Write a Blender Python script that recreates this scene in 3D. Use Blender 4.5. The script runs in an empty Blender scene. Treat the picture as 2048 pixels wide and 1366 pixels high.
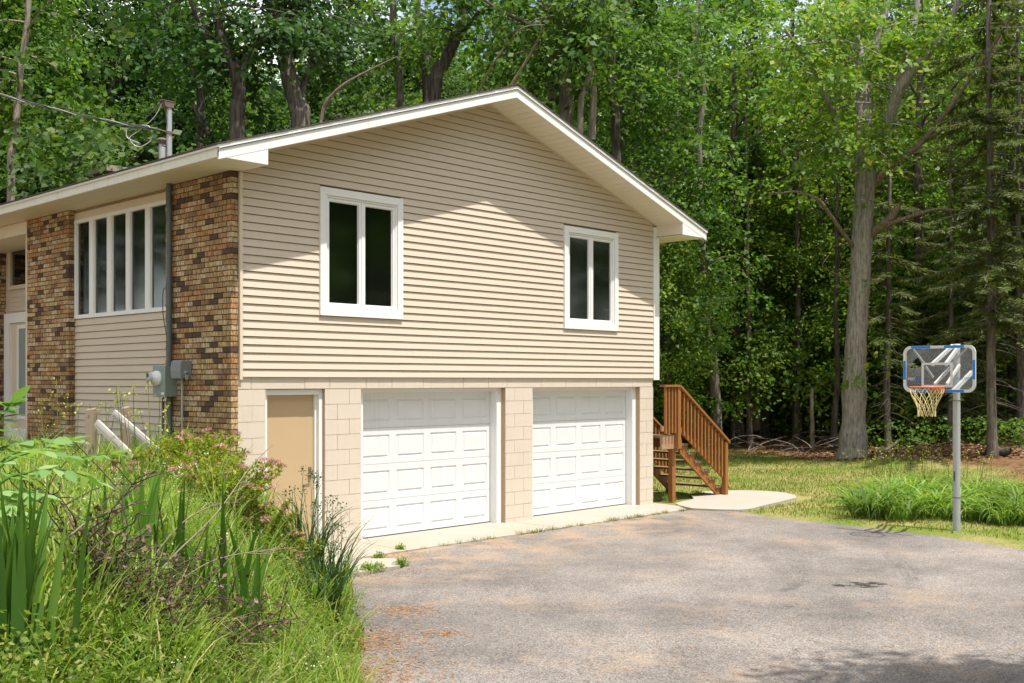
import bpy, bmesh, math, random
import numpy as np
from mathutils import Vector, Matrix

# ------------------------------------------------------------------ camera, sky, sun, exposure
SC = bpy.context.scene
COL = SC.collection
F_PX, CX, HY = 2181.0, 1024.0, 763.0
CAM = np.array([-7.403, -11.773, 2.207])
RT = np.array([0.6921, -0.7218]); FW = np.array([0.7218, 0.6921])
cd = bpy.data.cameras.new('camera'); cam = bpy.data.objects.new('camera', cd); COL.objects.link(cam)
cam.location = CAM; cam.rotation_euler = (math.radians(90), 0, -math.atan2(0.7218, 0.6921))
cd.sensor_width = 36; cd.lens = 36 * F_PX / 2048; cd.shift_y = 80 / 2048; cd.clip_end = 600; cd.clip_start = 0.05
SC.camera = cam
SUN_EL = math.radians(68.6); SUN_AZ = math.atan2(-0.99, 0.12)          # direction towards the sun
to_sun = Vector((math.cos(SUN_EL) * math.cos(SUN_AZ), math.cos(SUN_EL) * math.sin(SUN_AZ), math.sin(SUN_EL)))
w = bpy.data.worlds.new('World'); SC.world = w; w.use_nodes = True
nt = w.node_tree; bg = nt.nodes['Background']
sky = nt.nodes.new('ShaderNodeTexSky'); sky.sky_type = 'NISHITA'; sky.sun_disc = False
sky.sun_elevation = SUN_EL; sky.sun_rotation = math.pi / 2 - SUN_AZ
sky.air_density = 1.0; sky.dust_density = 1.5
tc = nt.nodes.new('ShaderNodeTexCoord'); nz = nt.nodes.new('ShaderNodeTexNoise')
nz.inputs['Scale'].default_value = 2.2; nz.inputs['Detail'].default_value = 6
rp = nt.nodes.new('ShaderNodeValToRGB'); rp.color_ramp.elements[0].position = 0.38; rp.color_ramp.elements[1].position = 0.62
mx = nt.nodes.new('ShaderNodeMix'); mx.data_type = 'RGBA'
mx.inputs['B'].default_value = (9.5, 9.4, 9.2, 1)                       # sunlit cloud
nt.links.new(tc.outputs['Generated'], nz.inputs['Vector']); nt.links.new(nz.outputs['Fac'], rp.inputs['Fac'])
nt.links.new(rp.outputs['Color'], mx.inputs['Factor']); nt.links.new(sky.outputs['Color'], mx.inputs['A'])
nt.links.new(mx.outputs['Result'], bg.inputs['Color']); bg.inputs['Strength'].default_value = 0.148
sl = bpy.data.lights.new('sun', 'SUN'); so = bpy.data.objects.new('sun', sl); COL.objects.link(so)
sl.energy = 4.8; sl.angle = math.radians(0.53); sl.color = (1.0, 0.955, 0.88)
so.rotation_euler = (-to_sun).to_track_quat('-Z', 'Y').to_euler(); so.location = (0, -10, 30)
SC.view_settings.view_transform = 'Standard'; SC.view_settings.look = 'None'
SC.view_settings.exposure = 0.5; SC.view_settings.gamma = 1.0; SC.view_settings.use_curve_mapping = False
SC.render.engine = 'CYCLES'
cy = SC.cycles; cy.max_bounces = 7; cy.diffuse_bounces = 6; cy.glossy_bounces = 2; cy.transmission_bounces = 3
cy.transparent_max_bounces = 8; cy.use_denoising = True; cy.caustics_reflective = False; cy.caustics_refractive = False
cy.sample_clamp_indirect = 6.0

# ------------------------------------------------------------------ helpers
def survey(px, py, D):
    l = (px - CX) / F_PX; v = (HY - py) / F_PX
    return np.array([CAM[0] + D * (l * RT[0] + FW[0]), CAM[1] + D * (l * RT[1] + FW[1]), CAM[2] + D * v])
def tag(o, label=None, cat=None, group=None, kind=None):
    if label: o['label'] = label
    if cat: o['category'] = cat
    if group: o['group'] = group
    if kind: o['kind'] = kind
    return o
def empty(name, loc=(0, 0, 0), rz=0, parent=None):
    o = bpy.data.objects.new(name, None); COL.objects.link(o); o.location = loc; o.rotation_euler = (0, 0, rz)
    o.empty_display_size = 0.1
    if parent: o.parent = parent
    return o
def link(name, me, parent=None, loc=(0, 0, 0)):
    o = bpy.data.objects.new(name, me); COL.objects.link(o); o.location = loc
    if parent: o.parent = parent
    return o
def np_mesh(name, V, loops, starts, totals, mat=None, smooth=False, matidx=None, mats=None):
    me = bpy.data.meshes.new(name)
    V = np.asarray(V, dtype=np.float32)
    me.vertices.add(len(V)); me.vertices.foreach_set('co', V.ravel())
    loops = np.asarray(loops, dtype=np.int32).ravel()
    me.loops.add(len(loops)); me.loops.foreach_set('vertex_index', loops)
    me.polygons.add(len(starts))
    me.polygons.foreach_set('loop_start', np.asarray(starts, dtype=np.int32))
    me.polygons.foreach_set('loop_total', np.asarray(totals, dtype=np.int32))
    if matidx is not None: me.polygons.foreach_set('material_index', np.asarray(matidx, dtype=np.int32))
    if smooth: me.polygons.foreach_set('use_smooth', np.ones(len(starts), dtype=bool))
    me.update(calc_edges=True); me.validate()
    for m in (mats or ([mat] if mat else [])): me.materials.append(m)
    return me
def quad_mesh(name, V, Q, mat, smooth=False):
    Q = np.asarray(Q); n = len(Q); k = Q.shape[1]
    return np_mesh(name, V, Q, np.arange(n) * k, np.full(n, k), mat, smooth)
class MB:
    """collects shapes and links them as ONE mesh object"""
    def __init__(s): s.v = []; s.f = []; s.m = []; s.mi = 0; s.sm = []; s.smooth = False
    def add(s, vs, fs):
        b = len(s.v); s.v.extend([tuple(map(float, p)) for p in vs])
        for f in fs: s.f.append(tuple(b + i for i in f)); s.m.append(s.mi); s.sm.append(s.smooth)
        return s
    def hexa(s, p):   # p: bottom 4 ccw, top 4
        return s.add(p, [(3, 2, 1, 0), (4, 5, 6, 7), (0, 1, 5, 4), (1, 2, 6, 5), (2, 3, 7, 6), (3, 0, 4, 7)])
    def box(s, a, b):
        x0, y0, z0 = [min(a[i], b[i]) for i in range(3)]; x1, y1, z1 = [max(a[i], b[i]) for i in range(3)]
        return s.hexa([(x0, y0, z0), (x1, y0, z0), (x1, y1, z0), (x0, y1, z0), (x0, y0, z1), (x1, y0, z1), (x1, y1, z1), (x0, y1, z1)])
    def bar(s, a, b, wd, ht, up=(0, 0, 1)):
        a = Vector(a); b = Vector(b); d = (b - a).normalized(); u = Vector(up)
        sx = d.cross(u).normalized() * (wd / 2); u = sx.cross(d).normalized() * (ht / 2)
        return s.hexa([a - sx - u, a + sx - u, b + sx - u, b - sx - u, a - sx + u, a + sx + u, b + sx + u, b - sx + u])
    def prism(s, poly, d):   # poly: 3D points of a planar face, d: extrude vector
        n = len(poly); d = Vector(d); P = [Vector(p) for p in poly]
        vs = P + [p + d for p in P]
        return s.add(vs, [tuple(range(n - 1, -1, -1)), tuple(range(n, 2 * n))] + [(i, (i + 1) % n, n + (i + 1) % n, n + i) for i in range(n)])
    def tube(s, pts, rad, seg=8, cap=True):
        V, Fc = tube_np(np.array([list(p) for p in pts], float), np.broadcast_to(np.asarray(rad, float), (len(pts),)), seg)
        s.smooth = True; s.add(V, [tuple(q) for q in Fc])
        if cap:
            n = len(V); s.smooth = False
            for ring, rev in ((range(0, seg), True), (range(n - seg, n), False)):
                r = [V[i] for i in ring]; s.add(r[::-1] if rev else r, [tuple(range(seg))])
        s.smooth = False; return s
    def mesh(s, name, mats):
        mats = mats if isinstance(mats, (list, tuple)) else [mats]
        tot = [len(f) for f in s.f]; st = np.concatenate([[0], np.cumsum(tot)[:-1]]) if tot else []
        me = np_mesh(name, s.v, [i for f in s.f for i in f], st, tot, matidx=s.m, mats=mats)
        me.polygons.foreach_set('use_smooth', np.array(s.sm, dtype=bool))
        bm = bmesh.new(); bm.from_mesh(me); bmesh.ops.recalc_face_normals(bm, faces=bm.faces); bm.to_mesh(me); bm.free()
        return me
    def build(s, name, mats, parent=None, loc=(0, 0, 0)): return link(name, s.mesh(name, mats), parent, loc)
def tube_np(P, R, seg):
    n = len(P); T = np.gradient(P, axis=0) if n > 1 else np.zeros_like(P)
    T /= np.linalg.norm(T, axis=1, keepdims=True) + 1e-9
    ref = np.array([0.0, 0, 1.0]) if abs(T[:, 2]).mean() < 0.85 else np.array([1.0, 0.13, 0])
    A = np.cross(T, ref); A /= np.linalg.norm(A, axis=1, keepdims=True) + 1e-9
    B = np.cross(T, A)
    th = np.arange(seg) * 2 * math.pi / seg
    V = P[:, None, :] + R[:, None, None] * (A[:, None, :] * np.cos(th)[None, :, None] + B[:, None, :] * np.sin(th)[None, :, None])
    i = np.arange(n - 1)[:, None]; j = np.arange(seg)[None, :]; j2 = (j + 1) % seg
    Q = np.stack([i * seg + j, i * seg + j2, (i + 1) * seg + j2, (i + 1) * seg + j], -1).reshape(-1, 4)
    return V.reshape(-1, 3), Q
class NB:
    """numpy batch of quads"""
    def __init__(s): s.V = []; s.Q = []; s.n = 0
    def add(s, V, Q): s.V.append(np.asarray(V, float)); s.Q.append(np.asarray(Q) + s.n); s.n += len(V)
    def tube(s, P, R, seg=6): s.add(*tube_np(np.asarray(P, float), np.broadcast_to(np.asarray(R, float), (len(P),)), seg))
    def mesh(s, name, mat, smooth=False): return quad_mesh(name, np.concatenate(s.V), np.concatenate(s.Q), mat, smooth)
def norm(a): return a / (np.linalg.norm(a, axis=-1, keepdims=True) + 1e-9)
def smooth01(t): t = np.clip(t, 0, 1); return t * t * (3 - 2 * t)
def spline(P, n):
    P = np.asarray(P, float); m = len(P); t = np.linspace(0, m - 1, n); i = np.clip(t.astype(int), 0, m - 2); f = (t - i)[:, None]
    p0 = P[np.clip(i - 1, 0, m - 1)]; p1 = P[i]; p2 = P[i + 1]; p3 = P[np.clip(i + 2, 0, m - 1)]
    return 0.5 * ((2 * p1) + (p2 - p0) * f + (2 * p0 - 5 * p1 + 4 * p2 - p3) * f ** 2 + (3 * p1 - p0 - 3 * p2 + p3) * f ** 3)

# ------------------------------------------------------------------ materials
class NT:
    def __init__(s, name):
        s.m = bpy.data.materials.new(name); s.m.use_nodes = True; s.t = s.m.node_tree; s.b = s.t.nodes['Principled BSDF']; s.out = s.t.nodes['Material Output']
    def n(s, typ, **kw):
        x = s.t.nodes.new('ShaderNode' + typ)
        for k, v in kw.items():
            if k[0] == '_': setattr(x, k[1:], v)
            else: x.inputs[k].default_value = v
        return x
    def l(s, a, b): s.t.links.new(a, b)
    def coord(s, scale=(1, 1, 1), kind='Object'):
        c = s.n('TexCoord'); mp = s.n('Mapping'); mp.inputs['Scale'].default_value = scale; s.l(c.outputs[kind], mp.inputs['Vector']); return mp.outputs['Vector']
    def noise(s, vec, scale, detail=4, rough=0.6):
        x = s.n('TexNoise', Scale=scale, Detail=detail, Roughness=rough); s.l(vec, x.inputs['Vector']); return x.outputs['Fac']
    def ramp(s, fac, stops, interp='LINEAR'):
        r = s.n('ValToRGB'); cr = r.color_ramp; cr.interpolation = interp
        while len(cr.elements) < len(stops): cr.elements.new(0.5)
        for e, (p, c) in zip(cr.elements, stops): e.position = p; e.color = (*c, 1) if len(c) == 3 else c
        s.l(fac, r.inputs['Fac']); return r.outputs['Color']
    def mix(s, fac, a, b, blend='MIX'):
        x = s.n('Mix'); x.data_type = 'RGBA'; x.blend_type = blend
        for v, k in ((fac, 'Factor'), (a, 'A'), (b, 'B')):
            if hasattr(v, 'links') or hasattr(v, 'is_linked'): s.l(v, x.inputs[k])
            else: x.inputs[k].default_value = v if k == 'Factor' else (*v, 1)
        return x.outputs['Result']
    def math(s, op, a, b=None):
        x = s.n('Math'); x.operation = op
        for i, v in enumerate((a, b)):
            if v is None: continue
            if hasattr(v, 'is_linked'): s.l(v, x.inputs[i])
            else: x.inputs[i].default_value = v
        return x.outputs[0]
    def bump(s, h, strength=0.3, dist=0.01):
        x = s.n('Bump', Strength=strength, Distance=dist); s.l(h, x.inputs['Height']); s.l(x.outputs['Normal'], s.b.inputs['Normal'])
    def col(s, c):
        if hasattr(c, 'is_linked'): s.l(c, s.b.inputs['Base Color'])
        else: s.b.inputs['Base Color'].default_value = (*c, 1)
    def set(s, rough=0.6, metal=0, spec=0.5): s.b.inputs['Roughness'].default_value = rough; s.b.inputs['Metallic'].default_value = metal; s.b.inputs['Specular IOR Level'].default_value = spec; return s
def wear(name, c1, c2, scale=3, rough=0.6, bump=0.15, bscale=60, stretch=(1, 1, 1), metal=0, spec=0.4, streak=None):
    """painted or weathered surface: two tones by noise, fine grain relief, faint dirt"""
    t = NT(name); v = t.coord(stretch); c = t.mix(t.noise(v, scale, 6), c1, c2)
    if streak:
        sv = t.coord((6, 6, 0.5)); f = t.ramp(t.noise(sv, 3, 5), [(0.52, (0, 0, 0)), (0.75, (1, 1, 1))])
        c = t.mix(t.math('MULTIPLY', f, streak[0]), c, streak[1])
    t.col(c); t.bump(t.noise(v, bscale, 3), bump, 0.004); t.set(rough, metal, spec); return t.m
def leaf_mat(name, stops, trans=0.4, rough=0.5, tint=0.5, spec=0.25, tree_var=0.35):
    """colour differs leaf by leaf and tree by tree; light passes through the blade"""
    t = NT(name); g = t.n('NewGeometry'); oi = t.n('ObjectInfo')
    c = t.ramp(g.outputs['Random Per Island'], stops)
    h = t.n('HueSaturation'); t.l(c, h.inputs['Color'])
    mr = t.n('MapRange'); t.l(oi.outputs['Random'], mr.inputs['Value']); mr.inputs['To Min'].default_value = 1 - tree_var; mr.inputs['To Max'].default_value = 1 + tree_var
    t.l(mr.outputs[0], h.inputs['Value']); c = h.outputs['Color']
    t.col(c); t.set(rough, 0, spec)
    tr = t.n('BsdfTranslucent'); c2 = t.mix(1.0, c, (1.15, 1.2, 0.55), 'MULTIPLY'); t.l(c2, tr.inputs['Color'])
    ms = t.n('MixShader'); ms.inputs[0].default_value = trans; t.l(t.b.outputs[0], ms.inputs[1]); t.l(tr.outputs[0], ms.inputs[2]); t.l(ms.outputs[0], t.out.inputs['Surface'])
    return t.m
M = {}
M['siding'] = wear('siding_vinyl', (0.595, 0.505, 0.41), (0.56, 0.475, 0.38), 1.2, 0.5, 0.12, 90, (0.25, 1, 3), spec=0.35)
M['trim_cream'] = wear('trim_cream', (0.66, 0.56, 0.44), (0.60, 0.51, 0.40), 2, 0.5, 0.05)
M['soffit'] = wear('soffit_vinyl', (0.74, 0.68, 0.56), (0.69, 0.63, 0.51), 2, 0.5, 0.05)
M['white'] = wear('white_paint', (0.80, 0.80, 0.79), (0.74, 0.74, 0.73), 1.5, 0.45, 0.06, 80)
M['fascia'] = wear('fascia_paint', (0.78, 0.77, 0.72), (0.70, 0.68, 0.60), 1.5, 0.45, 0.06, 80, streak=(0.45, (0.33, 0.28, 0.17)))
M['garage_white'] = wear('garage_enamel', (0.70, 0.71, 0.72), (0.655, 0.66, 0.665), 1.4, 0.4, 0.05, 120, streak=(0.16, (0.42, 0.38, 0.32)))
M['door_tan'] = wear('tan_door_paint', (0.50, 0.365, 0.215), (0.47, 0.34, 0.20), 1.5, 0.5, 0.06, 70)
M['block'] = wear('painted_block', (0.625, 0.545, 0.455), (0.585, 0.505, 0.415), 2.5, 0.75, 0.8, 90, spec=0.2, streak=(0.22, (0.40, 0.31, 0.22)))
M['block_joint'] = wear('block_joint', (0.565, 0.485, 0.395), (0.51, 0.435, 0.35), 6, 0.85, 0.4, 80)
M['reveal'] = wear('reveal_brown', (0.42, 0.31, 0.19), (0.36, 0.26, 0.16), 4, 0.75, 0.4, 100)
def brick_mat(name, island):
    t = NT(name); src = t.n('NewGeometry').outputs['Random Per Island'] if island else t.n('ObjectInfo').outputs['Random']
    base = t.ramp(src, [(0, (0.48, 0.31, 0.15)), (0.20, (0.58, 0.41, 0.22)), (0.38, (0.42, 0.26, 0.125)), (0.54, (0.52, 0.26, 0.11)), (0.64, (0.64, 0.49, 0.31)), (0.76, (0.29, 0.175, 0.10)), (0.87, (0.10, 0.066, 0.05))], 'CONSTANT')
    v = t.coord((1, 1, 0.22), 'Object'); c0 = t.n('TexCoord')
    sv = t.n('VectorMath'); sv.operation = 'ADD'; t.l(v, sv.inputs[0])
    cmb = t.n('CombineXYZ'); t.l(t.math('MULTIPLY', src, 37.0), cmb.inputs[0]); t.l(t.math('MULTIPLY', src, 91.0), cmb.inputs[1]); t.l(cmb.outputs[0], sv.inputs[1])
    f = t.ramp(t.noise(sv.outputs[0], 55, 5, 0.7), [(0.43, (0, 0, 0)), (0.58, (1, 1, 1))])
    c = t.mix(t.math('MULTIPLY', f, 0.72), base, (0.075, 0.047, 0.033)); t.col(c)
    t.bump(t.noise(sv.outputs[0], 90, 4), 0.6, 0.004); t.set(0.85, 0, 0.2); return t.m
M['brick'] = brick_mat('rug_face_brick', False); M['brick_stuff'] = brick_mat('rug_face_brickwork', True)
M['mortar'] = wear('dark_mortar', (0.085, 0.058, 0.038), (0.05, 0.035, 0.025), 9, 0.95, 0.5, 90, spec=0.1)
def shingle():
    t = NT('asphalt_shingle'); v = t.coord(); c = t.mix(t.noise(v, 4, 6), (0.12, 0.105, 0.10), (0.07, 0.06, 0.058))
    moss = t.ramp(t.noise(v, 1.6, 6), [(0.5, (0, 0, 0)), (0.62, (1, 1, 1))]); c = t.mix(t.math('MULTIPLY', moss, 0.5), c, (0.11, 0.095, 0.035))
    t.col(c); t.bump(t.noise(v, 160, 2), 0.6, 0.004); t.set(0.95, 0, 0.1); return t.m
M['shingle'] = shingle()
def glass(name, tint=0.75, rough=0.0):
    t = NT(name); tr = t.n('BsdfTransparent'); tr.inputs[0].default_value = (tint * 0.95, tint, tint * 0.97, 1)
    gl = t.n('BsdfGlossy'); gl.inputs['Roughness'].default_value = rough; gl.inputs['Color'].default_value = (0.95, 1, 0.98, 1)
    fr = t.n('Fresnel', IOR=1.95); v = t.coord(); bp = t.n('Bump', Strength=0.02, Distance=0.01); t.l(t.noise(v, 2.5, 2), bp.inputs['Height']); t.l(bp.outputs[0], gl.inputs['Normal'])
    ms = t.n('MixShader'); t.l(fr.outputs[0], ms.inputs[0]); t.l(tr.outputs[0], ms.inputs[1]); t.l(gl.outputs[0], ms.inputs[2]); t.l(ms.outputs[0], t.out.inputs['Surface']); return t.m
M['glass'] = glass('window_glass', 0.72, 0.07)
M['door_glass'] = wear('obscured_door_glass', (0.30, 0.36, 0.35), (0.22, 0.28, 0.27), 14, 0.15, 0.3, 40, (1, 3, 0.3), spec=0.6)
M['blind'] = wear('roller_blind', (0.55, 0.53, 0.48), (0.5, 0.48, 0.44), 3, 0.8, 0.1)
M['sheathing'] = wear('sheathing_board', (0.25, 0.175, 0.105), (0.20, 0.14, 0.085), 3, 0.9, 0.1)  # brown set to draw the shadow lines through the gaps between siding boards
M['interior'] = wear('interior_wall', (0.46, 0.45, 0.43), (0.42, 0.41, 0.39), 2, 0.9, 0.05)
M['rubber'] = wear('black_rubber', (0.02, 0.02, 0.02), (0.03, 0.03, 0.03), 5, 0.7, 0.1)
M['concrete'] = None
def concrete():
    t = NT('pale_concrete'); v = t.coord(); c = t.mix(t.noise(v, 1.3, 8), (0.42, 0.375, 0.32), (0.33, 0.29, 0.245))
    st = t.ramp(t.noise(v, 0.7, 6), [(0.55, (0, 0, 0)), (0.7, (1, 1, 1))]); c = t.mix(t.math('MULTIPLY', st, 0.35), c, (0.42, 0.30, 0.18))
    sp = t.ramp(t.noise(v, 45, 3), [(0.66, (0, 0, 0)), (0.74, (1, 1, 1))]); c = t.mix(t.math('MULTIPLY', sp, 0.4), c, (0.22, 0.17, 0.12))
    t.col(c); t.bump(t.noise(v, 120, 4), 0.35, 0.004); t.set(0.9, 0, 0.2); return t.m
M['concrete'] = concrete()
def asphalt():
    t = NT('aged_asphalt'); v = t.coord()
    c = t.mix(t.ramp(t.noise(v, 0.55, 8, 0.65), [(0.34, (0, 0, 0)), (0.64, (1, 1, 1))]), (0.130, 0.121, 0.116), (0.265, 0.24, 0.222))
    sp = t.n('TexVoronoi', Scale=80); t.l(v, sp.inputs['Vector'])
    agg = t.n('SeparateColor'); t.l(sp.outputs['Color'], agg.inputs[0])
    c = t.mix(0.65, c, t.mix(agg.outputs[0], (0.3, 0.29, 0.29), (1.65, 1.6, 1.55)), 'MULTIPLY')
    fine = t.ramp(t.noise(v, 70, 3, 0.7), [(0.35, (0.55, 0.55, 0.55)), (0.65, (1.3, 1.28, 1.25))]); c = t.mix(0.7, c, fine, 'MULTIPLY')
    du = t.ramp(t.noise(v, 0.9, 7, 0.68), [(0.53, (0, 0, 0)), (0.68, (1, 1, 1))])
    sx = t.n('SeparateXYZ'); t.l(v, sx.inputs[0])
    near = t.n('MapRange', **{'From Min': -3.2, 'From Max': -1.0}); t.l(sx.outputs[1], near.inputs['Value'])
    du2 = t.ramp(t.noise(v, 1.7, 6, 0.6), [(0.45, (0, 0, 0)), (0.6, (1, 1, 1))])
    c = t.mix(t.math('MULTIPLY', t.math('MULTIPLY', near.outputs[0], du2), 0.55), c, (0.46, 0.30, 0.17))
    c = t.mix(t.math('MULTIPLY', du, 0.33), c, (0.42, 0.29, 0.18))
    cr = t.ramp(t.noise(v, 24, 2, 0.8), [(0.69, (0, 0, 0)), (0.74, (1, 1, 1))]); c = t.mix(t.math('MULTIPLY', cr, 0.6), c, (0.30, 0.16, 0.07))
    dk = t.ramp(t.noise(v, 1.1, 5, 0.5), [(0.60, (0, 0, 0)), (0.72, (1, 1, 1))]); c = t.mix(t.math('MULTIPLY', dk, 0.4), c, (0.085, 0.08, 0.08))
    t.col(c); t.bump(t.math('ADD', agg.outputs[0], t.noise(v, 60, 4)), 0.55, 0.006); t.set(0.9, 0, 0.25); return t.m
M['asphalt'] = asphalt()
def stain(name, colr, lo, hi, scale, stretch=(1, 1, 1), kind='Object', amount=0.85):
    t = NT(name); v = t.coord(stretch, kind); f = t.ramp(t.noise(v, scale, 6, 0.7), [(lo, (0, 0, 0)), (hi, (1, 1, 1))])
    g = t.n('TexCoord'); uv = t.n('TexGradient'); 
    t.col(colr); t.set(0.85, 0, 0.2); tr = t.n('BsdfTransparent'); ms = t.n('MixShader')
    t.l(t.math('MULTIPLY', f, amount), ms.inputs[0]); t.l(tr.outputs[0], ms.inputs[1]); t.l(t.b.outputs[0], ms.inputs[2]); t.l(ms.outputs[0], t.out.inputs['Surface']); return t.m
M['tyre'] = stain('tyre_dust', (0.085, 0.08, 0.076), 0.36, 0.72, 6.0, (1, 1, 1), amount=0.17)
M['oil'] = stain('oil_stain', (0.035, 0.033, 0.033), 0.45, 0.58, 4.5, amount=0.85)
def ground():
    t = NT('ground_cover'); v = t.coord(); sx = t.n('SeparateXYZ'); t.l(v, sx.inputs[0])
    # forest litter beyond a wavy line, lawn inside it, planting-bed soil on the bank
    wob = t.math('MULTIPLY', t.math('SUBTRACT', t.noise(v, 0.25, 4), 0.5), 3.5)
    dist = t.math('ADD', t.math('ADD', t.math('MULTIPLY', sx.outputs[0], 0.93), t.math('MULTIPLY', sx.outputs[1], -0.36)), wob)
    f1 = t.n('MapRange', **{'From Min': 17.5, 'From Max': 18.1}); t.l(dist, f1.inputs['Value'])
    f2 = t.n('MapRange', **{'From Min': 13.6, 'From Max': 14.6}); t.l(t.math('ADD', sx.outputs[1], wob), f2.inputs['Value'])
    ff = t.math('MAXIMUM', f1.outputs[0], f2.outputs[0])
    lawn = t.mix(t.ramp(t.noise(v, 0.55, 6, 0.65), [(0.40, (0, 0, 0)), (0.62, (1, 1, 1))]), (0.135, 0.185, 0.032), (0.31, 0.26, 0.115))
    lawn = t.mix(0.6, lawn, t.ramp(t.noise(v, 22, 4, 0.8), [(0.3, (0.45, 0.5, 0.4)), (0.7, (1.45, 1.4, 1.3))]), 'MULTIPLY')
    vo = t.n('TexVoronoi', Scale=11); t.l(v, vo.inputs['Vector'])
    lit = t.mix(t.noise(v, 16, 5, 0.8), (0.09, 0.05, 0.028), (0.27, 0.155, 0.085)); hs = t.n('SeparateColor'); t.l(vo.outputs['Color'], hs.inputs[0])
    lit = t.mix(0.7, lit, t.ramp(hs.outputs[0], [(0, (0.45, 0.42, 0.4)), (1, (1.5, 1.4, 1.3))]), 'MULTIPLY')
    gm = t.ramp(t.noise(v, 0.35, 5), [(0.55, (0, 0, 0)), (0.68, (1, 1, 1))]); lit = t.mix(t.math('MULTIPLY', gm, 0.6), lit, (0.05, 0.085, 0.02))
    c = t.mix(ff, lawn, lit)
    soil = t.mix(t.noise(v, 9, 6, 0.8), (0.13, 0.10, 0.055), (0.24, 0.19, 0.12)); fz = t.n('MapRange', **{'From Min': 0.06, 'From Max': 0.2}); t.l(sx.outputs[2], fz.inputs['Value'])
    fx = t.n('MapRange', **{'From Min': 1.0, 'From Max': 0.5}); t.l(sx.outputs[0], fx.inputs['Value'])
    c = t.mix(t.math('MULTIPLY', t.math('MULTIPLY', fz.outputs[0], fx.outputs[0]), t.math('SUBTRACT', 1.0, ff)), c, soil)
    t.col(c); t.bump(t.math('ADD', t.noise(v, 30, 5), hs.outputs[0]), 0.8, 0.03); t.set(0.95, 0, 0.1); return t.m
M['ground'] = ground()
def bark(name, c1, c2, c3, sc=7):
    t = NT(name); v = t.coord((1, 1, 0.16)); f = t.noise(v, sc * 2.2, 7, 0.7); c = t.mix(t.ramp(f, [(0.36, (0, 0, 0)), (0.62, (1, 1, 1))]), c1, c2)
    li = t.ramp(t.noise(t.coord(), 3.2, 6), [(0.56, (0, 0, 0)), (0.66, (1, 1, 1))]); c = t.mix(t.math('MULTIPLY', li, 0.6), c, c3)
    oi = t.n('ObjectInfo'); h = t.n('HueSaturation'); mr = t.n('MapRange'); t.l(oi.outputs['Random'], mr.inputs['Value']); mr.inputs['To Min'].default_value = 0.7; mr.inputs['To Max'].default_value = 1.25
    t.l(mr.outputs[0], h.inputs['Value']); t.l(c, h.inputs['Color']); t.col(h.outputs[0])
    t.bump(f, 0.9, 0.03); t.set(0.95, 0, 0.1); return t.m
M['bark_oak'] = bark('grey_ridged_bark', (0.17, 0.15, 0.125), (0.46, 0.41, 0.355), (0.34, 0.34, 0.29), 9)
M['bark_dark'] = bark('dark_bark', (0.035, 0.030, 0.025), (0.125, 0.105, 0.088), (0.16, 0.16, 0.135))
M['bark_grey'] = bark('grey_brown_bark', (0.09, 0.077, 0.064), (0.25, 0.215, 0.18), (0.30, 0.30, 0.26))
M['bark_pale'] = bark('pale_bark', (0.17, 0.145, 0.11), (0.36, 0.31, 0.24), (0.40, 0.39, 0.33))
M['deadwood'] = bark('bare_dead_wood', (0.12, 0.085, 0.062), (0.29, 0.22, 0.17), (0.27, 0.24, 0.2), 12)
G = lambda *a: list(a)
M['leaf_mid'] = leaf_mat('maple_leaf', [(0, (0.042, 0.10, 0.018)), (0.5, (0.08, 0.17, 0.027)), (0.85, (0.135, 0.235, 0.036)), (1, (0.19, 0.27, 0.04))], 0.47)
M['leaf_dark'] = leaf_mat('shaded_leaf', [(0, (0.028, 0.075, 0.02)), (0.6, (0.052, 0.125, 0.03)), (1, (0.09, 0.175, 0.038))], 0.40)  # darker leaf copy, canopy shade put into its greens
M['leaf_bright'] = leaf_mat('sunny_leaf', [(0, (0.075, 0.155, 0.022)), (0.6, (0.135, 0.235, 0.03)), (0.92, (0.21, 0.29, 0.035)), (1, (0.30, 0.29, 0.04))], 0.48)  # brighter leaf copy, sunlight put into its greens
M['needle'] = leaf_mat('spruce_needle', [(0, (0.07, 0.11, 0.028)), (0.6, (0.12, 0.16, 0.042)), (0.93, (0.18, 0.21, 0.055)), (1, (0.24, 0.19, 0.07))], 0.4)
M['grass'] = leaf_mat('wild_grass', [(0, (0.075, 0.15, 0.02)), (0.5, (0.15, 0.235, 0.03)), (0.85, (0.25, 0.315, 0.055)), (1, (0.40, 0.35, 0.16))], 0.47)
M['lawn_grass'] = leaf_mat('lawn_grass', [(0, (0.12, 0.20, 0.022)), (0.55, (0.21, 0.285, 0.032)), (0.85, (0.33, 0.32, 0.07)), (1, (0.47, 0.38, 0.19))], 0.4)
M['iris'] = leaf_mat('iris_blade', [(0, (0.06, 0.15, 0.022)), (0.7, (0.11, 0.23, 0.03)), (1, (0.18, 0.30, 0.045))], 0.45)
M['lily'] = leaf_mat('daylily_blade', [(0, (0.10, 0.20, 0.03)), (0.6, (0.18, 0.30, 0.05)), (0.93, (0.27, 0.38, 0.09)), (1, (0.42, 0.38, 0.16))], 0.42)
M['sedge'] = leaf_mat('dark_sedge', [(0, (0.035, 0.085, 0.022)), (0.8, (0.062, 0.13, 0.034)), (1, (0.11, 0.17, 0.05))], 0.3)
M['spirea'] = leaf_mat('spirea_leaf', [(0, (0.16, 0.25, 0.025)), (0.5, (0.29, 0.36, 0.03)), (0.9, (0.42, 0.44, 0.045)), (1, (0.36, 0.24, 0.09))], 0.5)
M['pink'] = leaf_mat('pink_petal', [(0, (0.45, 0.13, 0.20)), (0.6, (0.58, 0.25, 0.33)), (1, (0.60, 0.38, 0.36))], 0.3)
M['cream_petal'] = leaf_mat('cream_petal', [(0, (0.55, 0.55, 0.34)), (1, (0.72, 0.70, 0.52))], 0.3)
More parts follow.
